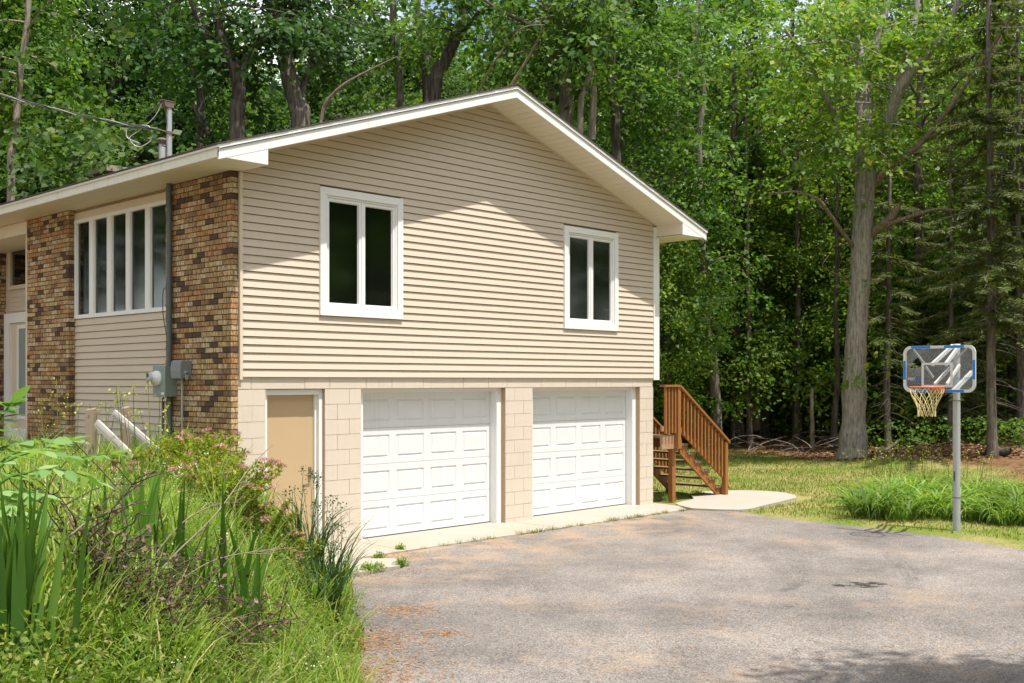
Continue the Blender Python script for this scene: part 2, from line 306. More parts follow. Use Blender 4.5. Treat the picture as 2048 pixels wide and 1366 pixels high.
M['bud'] = leaf_mat('yellow_bud', [(0, (0.28, 0.31, 0.05)), (1, (0.5, 0.46, 0.09))], 0.3)
M['deadleaf'] = leaf_mat('brown_leaf', [(0, (0.045, 0.026, 0.020)), (0.6, (0.11, 0.058, 0.040)), (0.9, (0.20, 0.115, 0.07)), (1, (0.28, 0.2, 0.17))], 0.2)
M['pale_leaf'] = leaf_mat('pale_green_leaf', [(0, (0.12, 0.23, 0.06)), (0.6, (0.19, 0.31, 0.10)), (1, (0.27, 0.38, 0.15))], 0.4)
M['twig'] = wear('dry_twig', (0.14, 0.10, 0.07), (0.28, 0.22, 0.16), 9, 0.9, 0.3)
M['twig_dark'] = wear('dark_twig', (0.05, 0.034, 0.026), (0.10, 0.07, 0.05), 9, 0.9, 0.3)
M['litter'] = leaf_mat('fallen_leaf', [(0, (0.09, 0.045, 0.025)), (0.5, (0.21, 0.115, 0.065)), (0.9, (0.36, 0.22, 0.14)), (1, (0.46, 0.33, 0.23))], 0.1)
M['pine_straw'] = leaf_mat('pine_straw', [(0, (0.20, 0.085, 0.03)), (0.6, (0.36, 0.17, 0.06)), (1, (0.48, 0.27, 0.12))], 0.1)
M['cedar'] = wear('stained_cedar', (0.37, 0.145, 0.034), (0.20, 0.085, 0.028), 5, 0.6, 0.35, 40, (1, 1, 0.25), spec=0.35, streak=(0.55, (0.20, 0.13, 0.05)))
M['cedar_worn'] = wear('worn_cedar', (0.32, 0.13, 0.045), (0.42, 0.34, 0.24), 7, 0.8, 0.4, 40, (0.4, 1, 1), spec=0.2)
M['cedar_grey'] = wear('mossy_tread', (0.15, 0.105, 0.06), (0.25, 0.17, 0.09), 6, 0.85, 0.4, 40, (1, 0.3, 1))
M['oldwood'] = wear('weathered_post', (0.20, 0.14, 0.10), (0.34, 0.27, 0.20), 6, 0.9, 0.6, 40, (1, 1, 0.15))
M['silverwood'] = wear('silvered_rail', (0.50, 0.47, 0.43), (0.33, 0.30, 0.27), 6, 0.85, 0.5, 40, (1, 1, 1))
M['galv'] = wear('galvanised_steel', (0.33, 0.34, 0.35), (0.42, 0.43, 0.44), 6, 0.5, 0.12, 60, metal=0.2, spec=0.5, streak=(0.25, (0.25, 0.22, 0.19)))
M['conduit'] = wear('grey_conduit', (0.085, 0.095, 0.092), (0.13, 0.135, 0.13), 5, 0.6, 0.2, 60)
M['meter'] = wear('meter_grey', (0.25, 0.285, 0.27), (0.21, 0.245, 0.23), 3, 0.5, 0.1, 80)
M['phone_grey'] = wear('phone_box_grey', (0.22, 0.235, 0.25), (0.19, 0.20, 0.215), 3, 0.5, 0.1, 80)
M['cable'] = wear('black_cable', (0.03, 0.03, 0.032), (0.06, 0.06, 0.06), 8, 0.5, 0.1)
M['alu_cable'] = wear('bare_cable', (0.42, 0.41, 0.40), (0.32, 0.31, 0.30), 20, 0.45, 0.1, metal=0.5)
M['blue'] = wear('blue_decal', (0.02, 0.17, 0.55), (0.025, 0.20, 0.60), 6, 0.4, 0.05)
M['orange'] = wear('orange_rim', (0.62, 0.16, 0.08), (0.50, 0.12, 0.07), 8, 0.45, 0.1)
M['net'] = wear('yellowed_net', (0.62, 0.50, 0.20), (0.70, 0.62, 0.34), 15, 0.8, 0.1)
M['board_edge'] = wear('board_edge', (0.62, 0.63, 0.62), (0.54, 0.55, 0.54), 6, 0.45, 0.1)
def poly():
    t = NT('scuffed_polycarbonate'); v = t.coord(); t.col((0.72, 0.74, 0.75)); t.set(0.4, 0, 0.4)
    tr = t.n('BsdfTransparent'); tr.inputs[0].default_value = (0.92, 0.93, 0.94, 1); ms = t.n('MixShader')
    f = t.ramp(t.noise(v, 2.5, 4, 0.6), [(0.3, (0.08, 0.08, 0.08)), (0.75, (0.15, 0.15, 0.15))]); t.l(f, ms.inputs[0]); t.l(tr.outputs[0], ms.inputs[1]); t.l(t.b.outputs[0], ms.inputs[2]); t.l(ms.outputs[0], t.out.inputs['Surface']); return t.m
M['poly'] = poly()
M['stone'] = wear('stone_cap', (0.34, 0.30, 0.25), (0.24, 0.21, 0.17), 10, 0.9, 0.6, 60)
M['rust'] = wear('rusty_metal', (0.10, 0.065, 0.05), (0.20, 0.15, 0.125), 12, 0.8, 0.3)
M['meter_glass'] = wear('meter_glass', (0.45, 0.46, 0.44), (0.30, 0.30, 0.29), 8, 0.08, 0.02, spec=0.8)
M['brass'] = wear('worn_lever', (0.30, 0.25, 0.18), (0.22, 0.18, 0.14), 12, 0.4, 0.1, metal=0.7)

# ------------------------------------------------------------------ the setting
EDGE_L = np.array([(-11.5, -24), (-8.6, -15), (-6.6, -11.5), (-5.0, -9), (-3.55, -7.0), (-2.42, -5.43), (-1.33, -4.11), (-0.57, -2.99), (0.2, -1.95), (0.3, -1.2), (0.36, 0.0)], float)
EDGE_R = np.array([(-7, -24), (-3.5, -17), (-1.8, -13.8), (0.4, -11.2), (3.3, -9.4), (6.3, -8.2), (7.55, -6.75), (8.05, -5.5), (8.28, -3.9), (8.35, -2.5), (8.6, -1.75), (8.2, -0.95)], float)
def seg_dist(x, y, P):
    d = np.full(np.shape(x), 1e9)
    for a, b in zip(P[:-1], P[1:]):
        ab = b - a; t = np.clip(((x - a[0]) * ab[0] + (y - a[1]) * ab[1]) / (ab @ ab), 0, 1)
        d = np.minimum(d, np.hypot(x - a[0] - t * ab[0], y - a[1] - t * ab[1]))
    return d
def vnoise(x, y, s, seed=0):
    x = x / s + seed * 17.3; y = y / s + seed * 5.1
    return (np.sin(x * 1.7 + 1.3 * np.sin(y * 1.1)) + np.sin(y * 1.9 + 1.7 * np.sin(x * 0.9 + 2)) + np.sin((x + y) * 1.3 + seed)) / 3
def terrain(x, y):
    x = np.asarray(x, float); y = np.asarray(y, float)
    xl = np.interp(y, EDGE_L[:, 1], EDGE_L[:, 0]); xr = np.interp(y, EDGE_R[:, 1], EDGE_R[:, 0])
    d = seg_dist(x, y, EDGE_L); wd = np.interp(y, [-12, -9, -4, -1, 0], [1.2, 1.4, 1.6, 1.4, 1.25])
    bank = 1.17 * smooth01(d / wd)
    z = 0.015 + 0.03 * vnoise(x, y, 3.0, 1)
    left = (x < xl) & (y < 0) | (x < 0.15) & (y >= 0)
    z = np.where(left, bank + 0.03 * vnoise(x, y, 1.1, 2) * smooth01(d), z)
    z = np.where((x > xl) & (x < xr) & (y < -0.85), -0.06, z)
    z = np.where((x > -0.2) & (x < 8.75) & (y > -1.02) & (y < 13.8) & ~left, -0.1, z)
    z = np.where((x > 0.15) & (x < 8.5) & (y > 0.15) & (y < 13.8), -0.1, z)
    z = np.where((x > 8.0) & (x < 12.0) & (y > -2.0) & (y < 0.75), -0.02, z)
    # woodland floor: gentle rise and leaf-covered mounds
    far = smooth01(((x * 0.93 - y * 0.36) - 17.5) / 16.0); back = smooth01((y - 11) / 9.0) * smooth01((14 - x) / 10.0)
    z = z + far * 0.75 + back * 1.1
    z = z + 0.14 * vnoise(x, y, 2.6, 3) * np.maximum(smooth01(((x * 0.93 - y * 0.36) - 18) / 4), smooth01((y - 13) / 3))
    for mx_, my_, mh, mr in ((21.2, -0.2, 0.45, 2.0), (19.6, -3.1, 0.22, 1.1), (26.3, 8.3, 0.3, 2.4)):
        z = z + mh * np.exp(-((x - mx_) ** 2 + (y - my_) ** 2) / (mr * mr))
    return z
def axis(lo, a, b, hi, fine, n_out):
    o1 = lo + (a - lo) * (1 - (1 - np.linspace(0, 1, n_out)) ** 1) ; t = np.linspace(0, 1, n_out) ** 2.2
    return np.concatenate([a - (a - lo) * t[::-1][:-1], np.arange(a, b, fine), b + (hi - b) * t])
gx = axis(-260, -9, 13, 320, 0.2, 46); gy = axis(-260, -13, 4, 320, 0.2, 56)
XX, YY = np.meshgrid(gx, gy); ZZ = terrain(XX, YY); nx_, ny_ = len(gx), len(gy)
ii = (np.arange(ny_ - 1)[:, None] * nx_ + np.arange(nx_ - 1)[None, :]).ravel()
gm = quad_mesh('ground', np.stack([XX, YY, ZZ], -1).reshape(-1, 3), np.stack([ii, ii + 1, ii + 1 + nx_, ii + nx_], -1), M['ground'], True)
tag(link('ground', gm), 'lawn, planting bank and leaf-strewn woodland floor around the house', kind='structure')

def sheet(name, outline, z, mat, thick=0.12, rag=0.0, step=0.25, seed=1, round_=False):
    if round_: q = spline(np.array(outline + outline[:1], float), len(outline) * 6)[:-1]; outline = [tuple(p) for p in q]
    rng = np.random.default_rng(seed); P = [Vector((*p, 0)) for p in outline]; pts = []
    for a, b in zip(P, P[1:] + P[:1]):
        n = max(1, int((b - a).length / step))
        for k in range(n):
            q = a.lerp(b, k / n); pts.append((q.x + rng.normal() * rag, q.y + rng.normal() * rag))
    mb = MB(); mb.prism([(p[0], p[1], z - thick) for p in pts], (0, 0, thick)); return mb.build(name, mat)
drive = [tuple(p) for p in EDGE_L[:8]] + [(0.2, -2.0), (1.04, -1.92), (1.42, -1.42), (1.02, -0.99)] + [(8.2, -0.985)] + [tuple(p) for p in EDGE_R[::-1][1:]]
tag(sheet('driveway', drive, 0.0, M['asphalt'], 0.1, 0.018, 0.22), 'sun-bleached grey asphalt driveway in front of the garage doors', kind='structure')
apron = empty('apron'); tag(apron, 'pale concrete apron along the foot of the garage doors', kind='structure')
for a, b in ((0.30, 1.88), (1.893, 4.9), (4.914, 8.05)):
    mb = MB(); dn = 0.02 if a < 1 else 0; mb.hexa([(a, -0.975, -0.1), (b, -0.975, -0.1), (b, 0.9, -0.1), (a, 0.9, -0.1), (a, -0.975, 0.012), (b, -0.975, 0.012), (b, 0.9, 0.018), (a, 0.9, 0.018)]); mb.build('slab', M['concrete'], apron)
mb = MB(); mb.prism([(8.062, -0.975, -0.1), (8.22, -0.96, -0.1), (8.55, -0.55, -0.1), (8.62, 0.0, -0.1), (8.62, 0.3, -0.1), (8.062, 0.3, -0.1)], (0, 0, 0.11)); mb.build('slab', M['concrete'], apron)
tag(sheet('walkway', [(8.3, -1.0), (8.72, -1.72), (9.6, -1.66), (10.6, -1.52), (11.25, -1.36), (11.75, -0.85), (11.8, -0.4), (11.55, 0.1), (10.9, 0.45), (10.2, 0.3), (9.6, -0.15), (9.0, -0.28), (8.64, -0.45)], 0.025, M['concrete'], 0.1, 0.004, 0.3, 3, True), 'small rounded concrete landing pad at the foot of the wooden stairs', kind='structure')
tag(sheet('doorstep', [(0.22, -1.22), (0.30, -1.86), (1.02, -1.86), (1.36, -1.42), (0.98, -1.03), (0.28, -1.0)], 0.022, M['concrete'], 0.1, 0.008, 0.2, 4), 'weathered concrete doorstep slab below the tan door', kind='structure')
# tyre dust and an oil spot lying on the asphalt
def strip(name, pts, wd, mat, z, label):
    P = spline(np.array(pts, float), 26); T = norm(np.gradient(P, axis=0)); N = np.stack([-T[:, 1], T[:, 0]], -1)
    L = P + N * wd / 2; R_ = P - N * wd / 2; n = len(P)
    V = np.concatenate([np.c_[L, np.full(n, z)], np.c_[R_, np.full(n, z)]]); i = np.arange(n - 1)
    return tag(link(name, quad_mesh(name, V, np.stack([i, i + 1, n + i + 1, n + i], -1), mat)), label, kind='structure')
for k, off in enumerate((0, 0.16, 0.32, 0.62, 0.78)):
    strip('tyre_mark', [(6.1 - off, -3.9), (5.5 - off, -4.5), (4.6 - off * .9, -5.2), (3.6 - off * .5, -5.75), (3.0 - off * .3, -5.9)], 0.1, M['tyre'], 0.004, 'faint curved tyre marks on the asphalt')
for k, off in enumerate((0, 0.15, 0.3)):
    strip('tyre_mark', [(6.9 - off, -5.1), (6.0 - off, -5.75), (5.0 - off, -6.4), (4.3 - off * .5, -6.7)], 0.1, M['tyre'], 0.004, 'faint curved tyre marks on the asphalt')
mb = MB(); mb.add([(3.77 + 0.30 * math.cos(a) * math.cos(.5) - .2 * math.sin(a) * math.sin(.5), -6.33 - 0.30 * math.cos(a) * math.sin(.8) - .14 * math.sin(a), 0.004) for a in np.linspace(0, 2 * math.pi, 24, False)], [tuple(range(24))])
tag(mb.build('oil_stain', M['oil']), 'dark oil stain on the driveway', kind='structure')

# ------------------------------------------------------------------ the house
ZS = 0.077
H = empty('house', (0, 0, 0)); tag(H, 'raised house with cream siding gable over two white garage doors and brick side', 'house')
RIDGE_X, RZ, SL = 4.355, 6.505, 0.3305            # ridge line of the soffit/rake underside on the gable
def rake(x): return RZ - 0.0 - SL * abs(x - RIDGE_X) - 0.075
EX0, EX1, OV, DEPTH = -0.65, 9.36, 0.60, 13.6
ZB = 2.266
# structural shell behind the cladding
wl = MB()
wl.prism([(0.0, 0.003, ZB), (8.66, 0.003, ZB), (8.66, 0.003, rake(8.66)), (RIDGE_X, 0.003, rake(RIDGE_X)), (0.0, 0.003, rake(0.0))], (0, 0.001, 0))
gw = empty('gable_wall', parent=H)
# the sheathing is split round the window openings so that the glass looks into the room
WIN = [(1.191, 2.612), (6.07, 7.486)]; WZ0, WZ1 = 3.08, 4.772; CS = 0.097
sh = MB(); xs = [0.0, WIN[0][0] + CS, WIN[0][1] - CS, WIN[1][0] + CS, WIN[1][1] - CS, 8.66]
for i in range(5):
    a, b = xs[i], xs[i + 1]
    if i % 2 == 0: sh.box((a, 0.002, ZB), (b, 0.12, 4.80))
    else: sh.box((a, 0.002, ZB), (b, 0.12, WZ0 + CS)); sh.box((a, 0.002, WZ1 - CS), (b, 0.12, 4.80))
sh.prism([(0.0, 0.002, 4.80), (8.66, 0.002, 4.80), (8.66, 0.002, rake(8.66)), (RIDGE_X, 0.002, rake(RIDGE_X)), (0.0, 0.002, rake(0.0))], (0, 0.118, 0))
sh.build('sheathing', M['sheathing'], gw)
EXPO = 0.1016; rr = random.Random(4)
def gx_lim(z):
    hw = (rake(RIDGE_X) - z) / SL
    return max(0.028, RIDGE_X - hw + 0.012), min(8.528, RIDGE_X + hw - 0.012)
z = ZB
while z < rake(RIDGE_X) - 0.02:
    z1 = min(z + EXPO, rake(RIDGE_X) - 0.004)
    a0, b0 = gx_lim(z); a1, b1 = gx_lim(z1)
    cuts = [(a0, a1)]; spans = []
    if z1 > WZ0 + 0.03 and z < WZ1 - 0.03:
        spans = [((a0, a1), (WIN[0][0] + 0.02,) * 2), ((WIN[0][1] - 0.02,) * 2, (WIN[1][0] + 0.02,) * 2), ((WIN[1][1] - 0.02,) * 2, (b0, b1))]
    else: spans = [((a0, a1), (b0, b1))]
    out = []
    for (p0, p1), (q0, q1) in spans:          # butt joints where two lengths of vinyl meet
        if q0 - p0 > 3.4:
            j = p0 + (q0 - p0) * (0.25 + 0.5 * rr.random()); out += [((p0, p1), (j, j), 0), ((j - 0.001, j - 0.001), (q0, q1), 0.0012)]
        else: out.append(((p0, p1), (q0, q1), 0))
    for (p0, p1), (q0, q1), dy in out:
        mb = MB(); yb, yt = -0.029 - dy, -0.0115 - dy; z1b = z1 - 0.008
        mb.hexa([(p0, yb, z), (q0, yb, z), (q0, 0.0, z), (p0, 0.0, z), (p1, yt, z1b), (q1, yt, z1b), (q1, 0.0, z1b), (p1, 0.0, z1b)])
        mb.build('siding_board', M['siding'], gw)
    z += EXPO
MB().box((-0.012, -0.038, ZB - 0.035), (0.029, 0.0, 4.80)).build('corner_trim', M['trim_cream'], gw)
MB().box((8.528, -0.038, ZB - 0.03), (8.69, 0.0, rake(8.66) - 0.02)).build('corner_board', M['white'], gw)
MB().box((8.664, 0.0, ZB - 0.03), (8.69, 0.11, rake(8.66) - 0.02)).build('corner_board', M['white'], gw)
for s in (-1, 1):       # thin trim where the siding meets the soffit
    xa = 0.03 if s < 0 else 8.66; MB().bar((xa, -0.022, rake(xa) - 0.012), (RIDGE_X, -0.022, rake(RIDGE_X) - 0.012), 0.03, 0.02).build('soffit_trim', M['trim_cream'], gw)
# other walls
MB().box((8.54, 0.121, ZB), (8.66, DEPTH, 4.85)).build('right_wall', M['siding'], H)
MB().box((0.0, DEPTH - 0.12, -0.05), (8.66, DEPTH, 4.85)).build('back_wall', M['siding'], H)
fl = MB(); fl.box((0.1, 0.3, ZB - 0.1), (8.54, 6.0, ZB)); fl.box((0.95, 6.001, ZB - 0.1), (8.54, DEPTH - 0.12, ZB)); fl.build('floor_deck', M['interior'], H)
MB().box((0.13, 3.4, ZB + 0.001), (8.5, 3.5, 4.8)).build('inner_wall', M['interior'], H)
# block foundation: piers of concrete block, lintel course
bw = empty('block_wall', parent=H)
PIERS = [(-0.017, 0.38), (1.301, 1.903), (4.731, 5.348), (8.162, 8.55)]
ZL = 2.11; CO = 0.2032; JT = 0.006
def block(x0, x1, z0, z1, y1=0.088, dy=0.0):
    mb = MB(); c = 0.006
    mb.hexa([(x0, dy, z0), (x1, dy, z0), (x1, y1, z0), (x0, y1, z0), (x0, dy, z1), (x1, dy, z1), (x1, y1, z1), (x0, y1, z1)]); o = mb.build('concrete_block', M['block'], bw)
    return o
for pi, (a, b) in enumerate(PIERS):
    for k in range(11):
        z1 = ZL - k * CO - JT; z0 = max(ZL - (k + 1) * CO, 0.0)
        if z1 - z0 < 0.02: continue
        wdt = b - a
        if wdt > 0.5: js = [a, a + wdt * (2 / 3 if k % 2 == (0 if pi == 1 else 1) else 1 / 3), b]
        else: js = [a, b] if k % 2 == 0 else [a, (a + b) / 2, b]
        for i in range(len(js) - 1):
            block(js[i] + (JT / 2 if i else 0), js[i + 1] - (JT / 2 if i < len(js) - 2 else 0), z0, z1, dy=rr.uniform(-0.0015, 0.0015))
    MB().box((a + 0.004, 0.006, 0.0), (b - 0.004, 0.24, ZL)).build('mortar', M['block_joint'], bw)
x = -0.017
lens = [0.19, 0.81, 0.40, 0.61, 0.46, 0.58, 0.80, 0.53, 0.40, 0.79, 0.61, 0.78, 0.40, 0.60, 0.63]
for i, L in enumerate(lens):
    x1 = min(x + L, 8.55)
    if x1 - x < 0.05: break
    block(x, x1 - 0.007, ZL + 0.004, ZB - 0.002, 0.2, dy=rr.uniform(-0.001, 0.001)); x = x1
MB().box((-0.01, 0.008, ZL + 0.006), (8.54, 0.3, ZB - 0.003)).build('mortar', M['block_joint'], bw)
MB().box((-0.01, 0.34, -0.05), (8.54, 0.42, ZL + 0.1)).build('inner_wall', M['interior'], H)
MB().box((8.42, 0.1, 0.0), (8.54, DEPTH, ZB - 0.003)).build('foundation_wall', M['block'], H)
MB().box((0.0, 0.1, 0.0), (0.1, 6.05, ZB - 0.003)).build('foundation_wall', M['block'], H)
# pier reveals (darker brown sides) and white jambs, garage doors
DY = 0.235
def garage(x0, x1, nm_label):
    g = empty('garage_door', parent=H); tag(g, nm_label)
    JW = 0.105
    for s, (a, b) in (('l', (x0, x0 + JW)), ('r', (x1 - JW, x1))):
        MB().box((a, 0.089, 0.005), (b, DY + 0.1, ZL)).build('jamb', M['white'], g)
        sx0 = a + JW - 0.016 if s == 'l' else a; MB().box((sx0 - 0.002 if s == 'r' else sx0 + 0.002, 0.150, 0.006), (sx0 + 0.016 + (0.002 if s == 'l' else -0.002), 0.160, ZL - 0.02)).build('stop_moulding', M['rubber'] if s == 'l' else M['white'], g)
    MB().box((x0 + JW + 0.001, 0.10, ZL - 0.055), (x1 - JW - 0.001, DY + 0.1, ZL)).build('head_jamb', M['white'], g)
    a, b = x0 + JW + 0.004, x1 - JW - 0.004; W_ = b - a; sec = 0.508; pw = W_ / 4
    for r in range(4):
        z0 = 0.030 + r * sec; z1 = z0 + sec - 0.004; s = MB()
        pz0, pz1 = z0 + 0.083, z0 + 0.083 + 0.325; px = [(a + (c + 0.5) * pw - pw * 0.40, a + (c + 0.5) * pw + pw * 0.40) for c in range(4)]
        s.box((a, DY, z0), (b, DY + 0.04, pz0)); s.box((a, DY, pz1), (b, DY + 0.04, z1))
        e = [a] + [v for p in px for v in p] + [b]
        for i in range(0, len(e), 2): s.box((e[i], DY, pz0), (e[i + 1], DY + 0.04, pz1))
        so_ = s.build('door_section', M['garage_white'], g)
        for (p0, p1) in px:
            m = MB(); rect = lambda o, d: [(p0 + o, DY + d, pz0 + o), (p1 - o, DY + d, pz0 + o), (p1 - o, DY + d, pz1 - o), (p0 + o, DY + d, pz1 - o)]
            L = rect(0, 0.001) + rect(0.010, 0.013) + rect(0.026, 0.013) + rect(0.042, -0.001) + rect(0.046, 0.0)
            fs = [(k * 4 + i, k * 4 + (i + 1) % 4, k * 4 + 4 + (i + 1) % 4, k * 4 + 4 + i) for k in range(4) for i in range(4)] + [(16, 17, 18, 19)]
            m.add(L, fs); m.build('raised_panel', M['garage_white'], g)
    MB().box((a, DY - 0.004, 0.019), (b, DY + 0.03, 0.0295)).build('bottom_seal', M['rubber'], g)
    return g
garage(1.903, 4.731, 'left white garage door next to the tan door'); garage(5.348, 8.162, 'right white garage door nearest the wooden stairs')
for (a, b) in ((1.301, 1.903), (4.731, 5.348), (8.162, 8.55)):
    MB().box((a - 0.0025, 0.012, 0.002), (a + 0.003, 0.0885, ZL - 0.002)).build('pier_reveal', M['reveal'], H)
# tan entry door
d = empty('entry_door', parent=H); tag(d, 'plain tan steel door left of the garage doors')
for a, b in ((0.383, 0.440), (1.243, 1.2975)): MB().box((a, 0.055, 0.004), (b, 0.24, ZL - 0.004)).build('door_frame', M['white'], d)
MB().box((0.4405, 0.055, ZL - 0.075), (1.2425, 0.24, ZL - 0.006)).build('door_frame', M['white'], d)
MB().box((1.214, 0.11, 0.02), (1.2425, 0.2, ZL - 0.0755)).build('door_stop', M['white'], d)
MB().box((0.441, 0.145, 0.03), (1.213, 0.19, ZL - 0.076)).build('door_leaf', M['door_tan'], d)
MB().box((0.441, 0.10, 0.012), (1.242, 0.24, 0.028)).build('threshold', M['galv'], d)
lv = MB(); lv.tube([(1.158, 0.145, 0.98), (1.158, 0.085, 0.98)], 0.011, 8); lv.tube([(1.158, 0.09, 0.98), (1.06, 0.088, 0.975)], [0.010, 0.008], 8); lv.tube([(1.158, 0.145, 0.98), (1.158, 0.13, 0.98)], 0.034, 12); lv.box((1.135, 0.136, 1.03), (1.18, 0.146, 1.075)); lv.build('door_handle', M['brass'], d)

# facade windows: mitred casing, two casement sashes
def casement(x0, x1, z0, z1, label):
    wn = empty('window', parent=H); tag(wn, label); c = CS; yo, yi = -0.052, 0.004
    fr = [(x0, z0), (x1, z0), (x1, z1), (x0, z1)]; inn = [(x0 + c, z0 + c), (x1 - c, z0 + c), (x1 - c, z1 - c), (x0 + c, z1 - c)]
    g = 0.0012
    for i in range(4):
        j = (i + 1) % 4; dx = np.sign(fr[j][0] - fr[i][0]) * g; dz = np.sign(fr[j][1] - fr[i][1]) * g
        q = [(fr[i][0] + dx, fr[i][1] + dz), (fr[j][0] - dx, fr[j][1] - dz), (inn[j][0] - dx, inn[j][1] - dz), (inn[i][0] + dx, inn[i][1] + dz)]
        MB().prism([(p[0], yo, p[1]) for p in q], (0, yi - yo, 0)).build('casing', M['white'], wn)
    a, b, e, f = x0 + c + 0.001, x1 - c - 0.001, z0 + c + 0.001, z1 - c - 0.001
    def ring(nm, a, b, e, f, t, y0, y1, mat=M['white'], par=wn):
        m = MB(); m.box((a, y0, e), (a + t, y1, f)); m.box((b - t, y0, e), (b, y1, f)); m.box((a + t, y0, e), (b - t, y1, e + t)); m.box((a + t, y0, f - t), (b - t, y1, f)); return m.build(nm, mat, par)
    ring('window_frame', a, b, e, f, 0.028, -0.030, 0.10)
    mid = (a + b) / 2 + 0.005
    MB().box((mid - 0.016, -0.026, e + 0.0285), (mid + 0.016, 0.1, f - 0.0285)).build('mullion', M['white'], wn)
    for k, (sa, sb) in enumerate(((a + 0.030, mid - 0.018), (mid + 0.018, b - 0.030))):
        ring('sash', sa, sb, e + 0.031, f - 0.031, 0.036, -0.018, 0.03); ring('glazing_bead', sa + 0.0365, sb - 0.0365, e + 0.0675, f - 0.0675, 0.010, 0.0, 0.03, M['rubber'] if False else M['white'])
        MB().box((sa + 0.037, 0.0085, e + 0.068), (sb - 0.037, 0.0125, f - 0.068)).build('pane', M['glass'], wn)
        MB().box((sa + 0.01, 0.105, f - 0.25 - 0.06 * k), (sb - 0.01, 0.112, f - 0.03)).build('roller_blind', M['blind'], wn)
casement(WIN[0][0], WIN[0][1], WZ0, WZ1, 'larger-looking left casement window above the left garage door'); casement(WIN[1][0], WIN[1][1], WZ0 - 0.003, WZ1 - 0.008, 'right casement window above the right garage door')

# left side: brick piers, siding panel, window bank, recessed front door
XB = -0.118; BC = 0.0677; BL = 0.2032; BJ = 0.0115
bmesh_full = MB().box((0, 0, 0), (0.1, BL - BJ, BC - BJ)).mesh('brick', M['brick']); bmesh_half = MB().box((0, 0, 0), (0.1, BL / 2 - BJ, BC - BJ)).mesh('brick_half', M['brick'])
rb = np.random.default_rng(11)
def brick_pier(y0, y1, z0, z1, nindiv, zmin_ind=1.25):
    bp = empty('brick_pier', parent=H); MB().box((XB + 0.010, y0 + 0.004, z0), (-0.0175, y1 - 0.004, z1)).build('mortar', M['mortar'], bp)
    stuff = MB(); cnt = 0; k = 0; z = z1 - BC
    while z > z0:
        y = y0; first = k % 2 == 1
        while y < y1 - 0.03:
            L = BL / 2 if first else BL
            if y + L > y1 - 0.02: L = y1 - y + BJ * 0.0
            first = False; full = abs(L - BL) < 1e-6; half = abs(L - BL / 2) < 1e-6; dx = rb.normal() * 0.0018; dz = rb.normal() * 0.0008
            if (full or half) and cnt < nindiv and z > zmin_ind:
                link('brick', bmesh_full if full else bmesh_half, bp, (XB + dx, y, z + dz)); cnt += 1
            else: stuff.box((XB + dx, y, z + dz), (XB + 0.1, y + L - BJ, z + BC - BJ + dz))
            y += L
        z -= BC; k += 1
    o = stuff.build('brickwork', M['brick_stuff'], bp); o['kind'] = 'stuff'; return bp
tag(brick_pier(0.0, 1.607, 0.5, 4.806, 300), 'brick pier at the corner carrying the meter'); tag(brick_pier(4.531, 6.064, 0.9, 4.806, 150), 'brick pier between the tall windows and the front door')
sp_ = empty('side_wall', parent=H)
WB0, WB1, WBZ0, WBZ1 = 1.62, 4.529, 3.17, 4.645
sh = MB(); sh.box((0.0, 0.12, 0.8), (0.1, 6.06, WBZ0)); sh.box((0.0, 0.12, WBZ1), (0.1, 6.06, 4.85)); sh.box((0.0, 0.12, WBZ0), (0.1, WB0 + 0.03, WBZ1)); sh.box((0.0, WB1 - 0.03, WBZ0), (0.1, 6.06, WBZ1)); sh.build('sheathing', M['sheathing'], sp_)
z = 1.225
while z < 4.80:
    z1 = min(z + EXPO, 4.805)
    if not (z1 > WBZ0 - 0.01 and z < WBZ1 + 0.01):
        MB().hexa([(-0.027, 1.609, z), (-0.001, 1.609, z), (-0.001, 4.529, z), (-0.027, 4.529, z), (-0.0115, 1.609, z1 - .008), (-0.001, 1.609, z1 - .008), (-0.001, 4.529, z1 - .008), (-0.0115, 4.529, z1 - .008)]).build('siding_board', M['siding'], sp_)
    z += EXPO
MB().box((-0.02, 1.6095, 0.9), (-0.0005, 4.528, 1.223)).build('foundation_strip', M['block_joint'], sp_)
MB().box((-0.028, 1.61, WBZ1 + 0.012), (-0.001, 4.528, WBZ1 + 0.115)).build('window_head_trim', M['trim_cream'], sp_)
wb = empty('window_bank', parent=H); tag(wb, 'bank of five tall narrow windows between the brick piers')
PY = [(4.033, 4.459), (3.465, 3.886), (2.888, 3.322), (2.327, 2.767), (1.74, 2.191)]
MB().box((-0.036, 1.61, WBZ0 - 0.012), (0.09, 4.528, WBZ0 + 0.045)).build('sill', M['white'], wb); MB().box((-0.036, 1.61, WBZ1 - 0.045), (0.09, 4.528, WBZ1 + 0.01)).build('head', M['white'], wb)
ys = [4.528] + [v for p in PY for v in p[::-1]] + [1.61]
for i in range(0, len(ys), 2): MB().box((-0.032, ys[i + 1] + 0.0005, WBZ0 + 0.0455), (0.09, ys[i] - 0.0005, WBZ1 - 0.0455)).build('mullion', M['white'], wb)
for p in PY:
    MB().box((0.0, p[0] - 0.002, WBZ0 + 0.044), (0.004, p[1] + 0.002, WBZ1 - 0.044)).build('pane', M['glass'], wb)
    for e in (p[0] + 0.001, p[1] - 0.017): MB().box((-0.016, e, WBZ0 + 0.046), (-0.0005, e + 0.016, WBZ1 - 0.046)).build('glazing_bead', M['white'], wb)
for p in PY[2:3]: MB().box((0.11, p[0], WBZ1 - 0.30), (0.12, p[1], WBZ1 - 0.05)).build('roller_blind', M['blind'], wb)
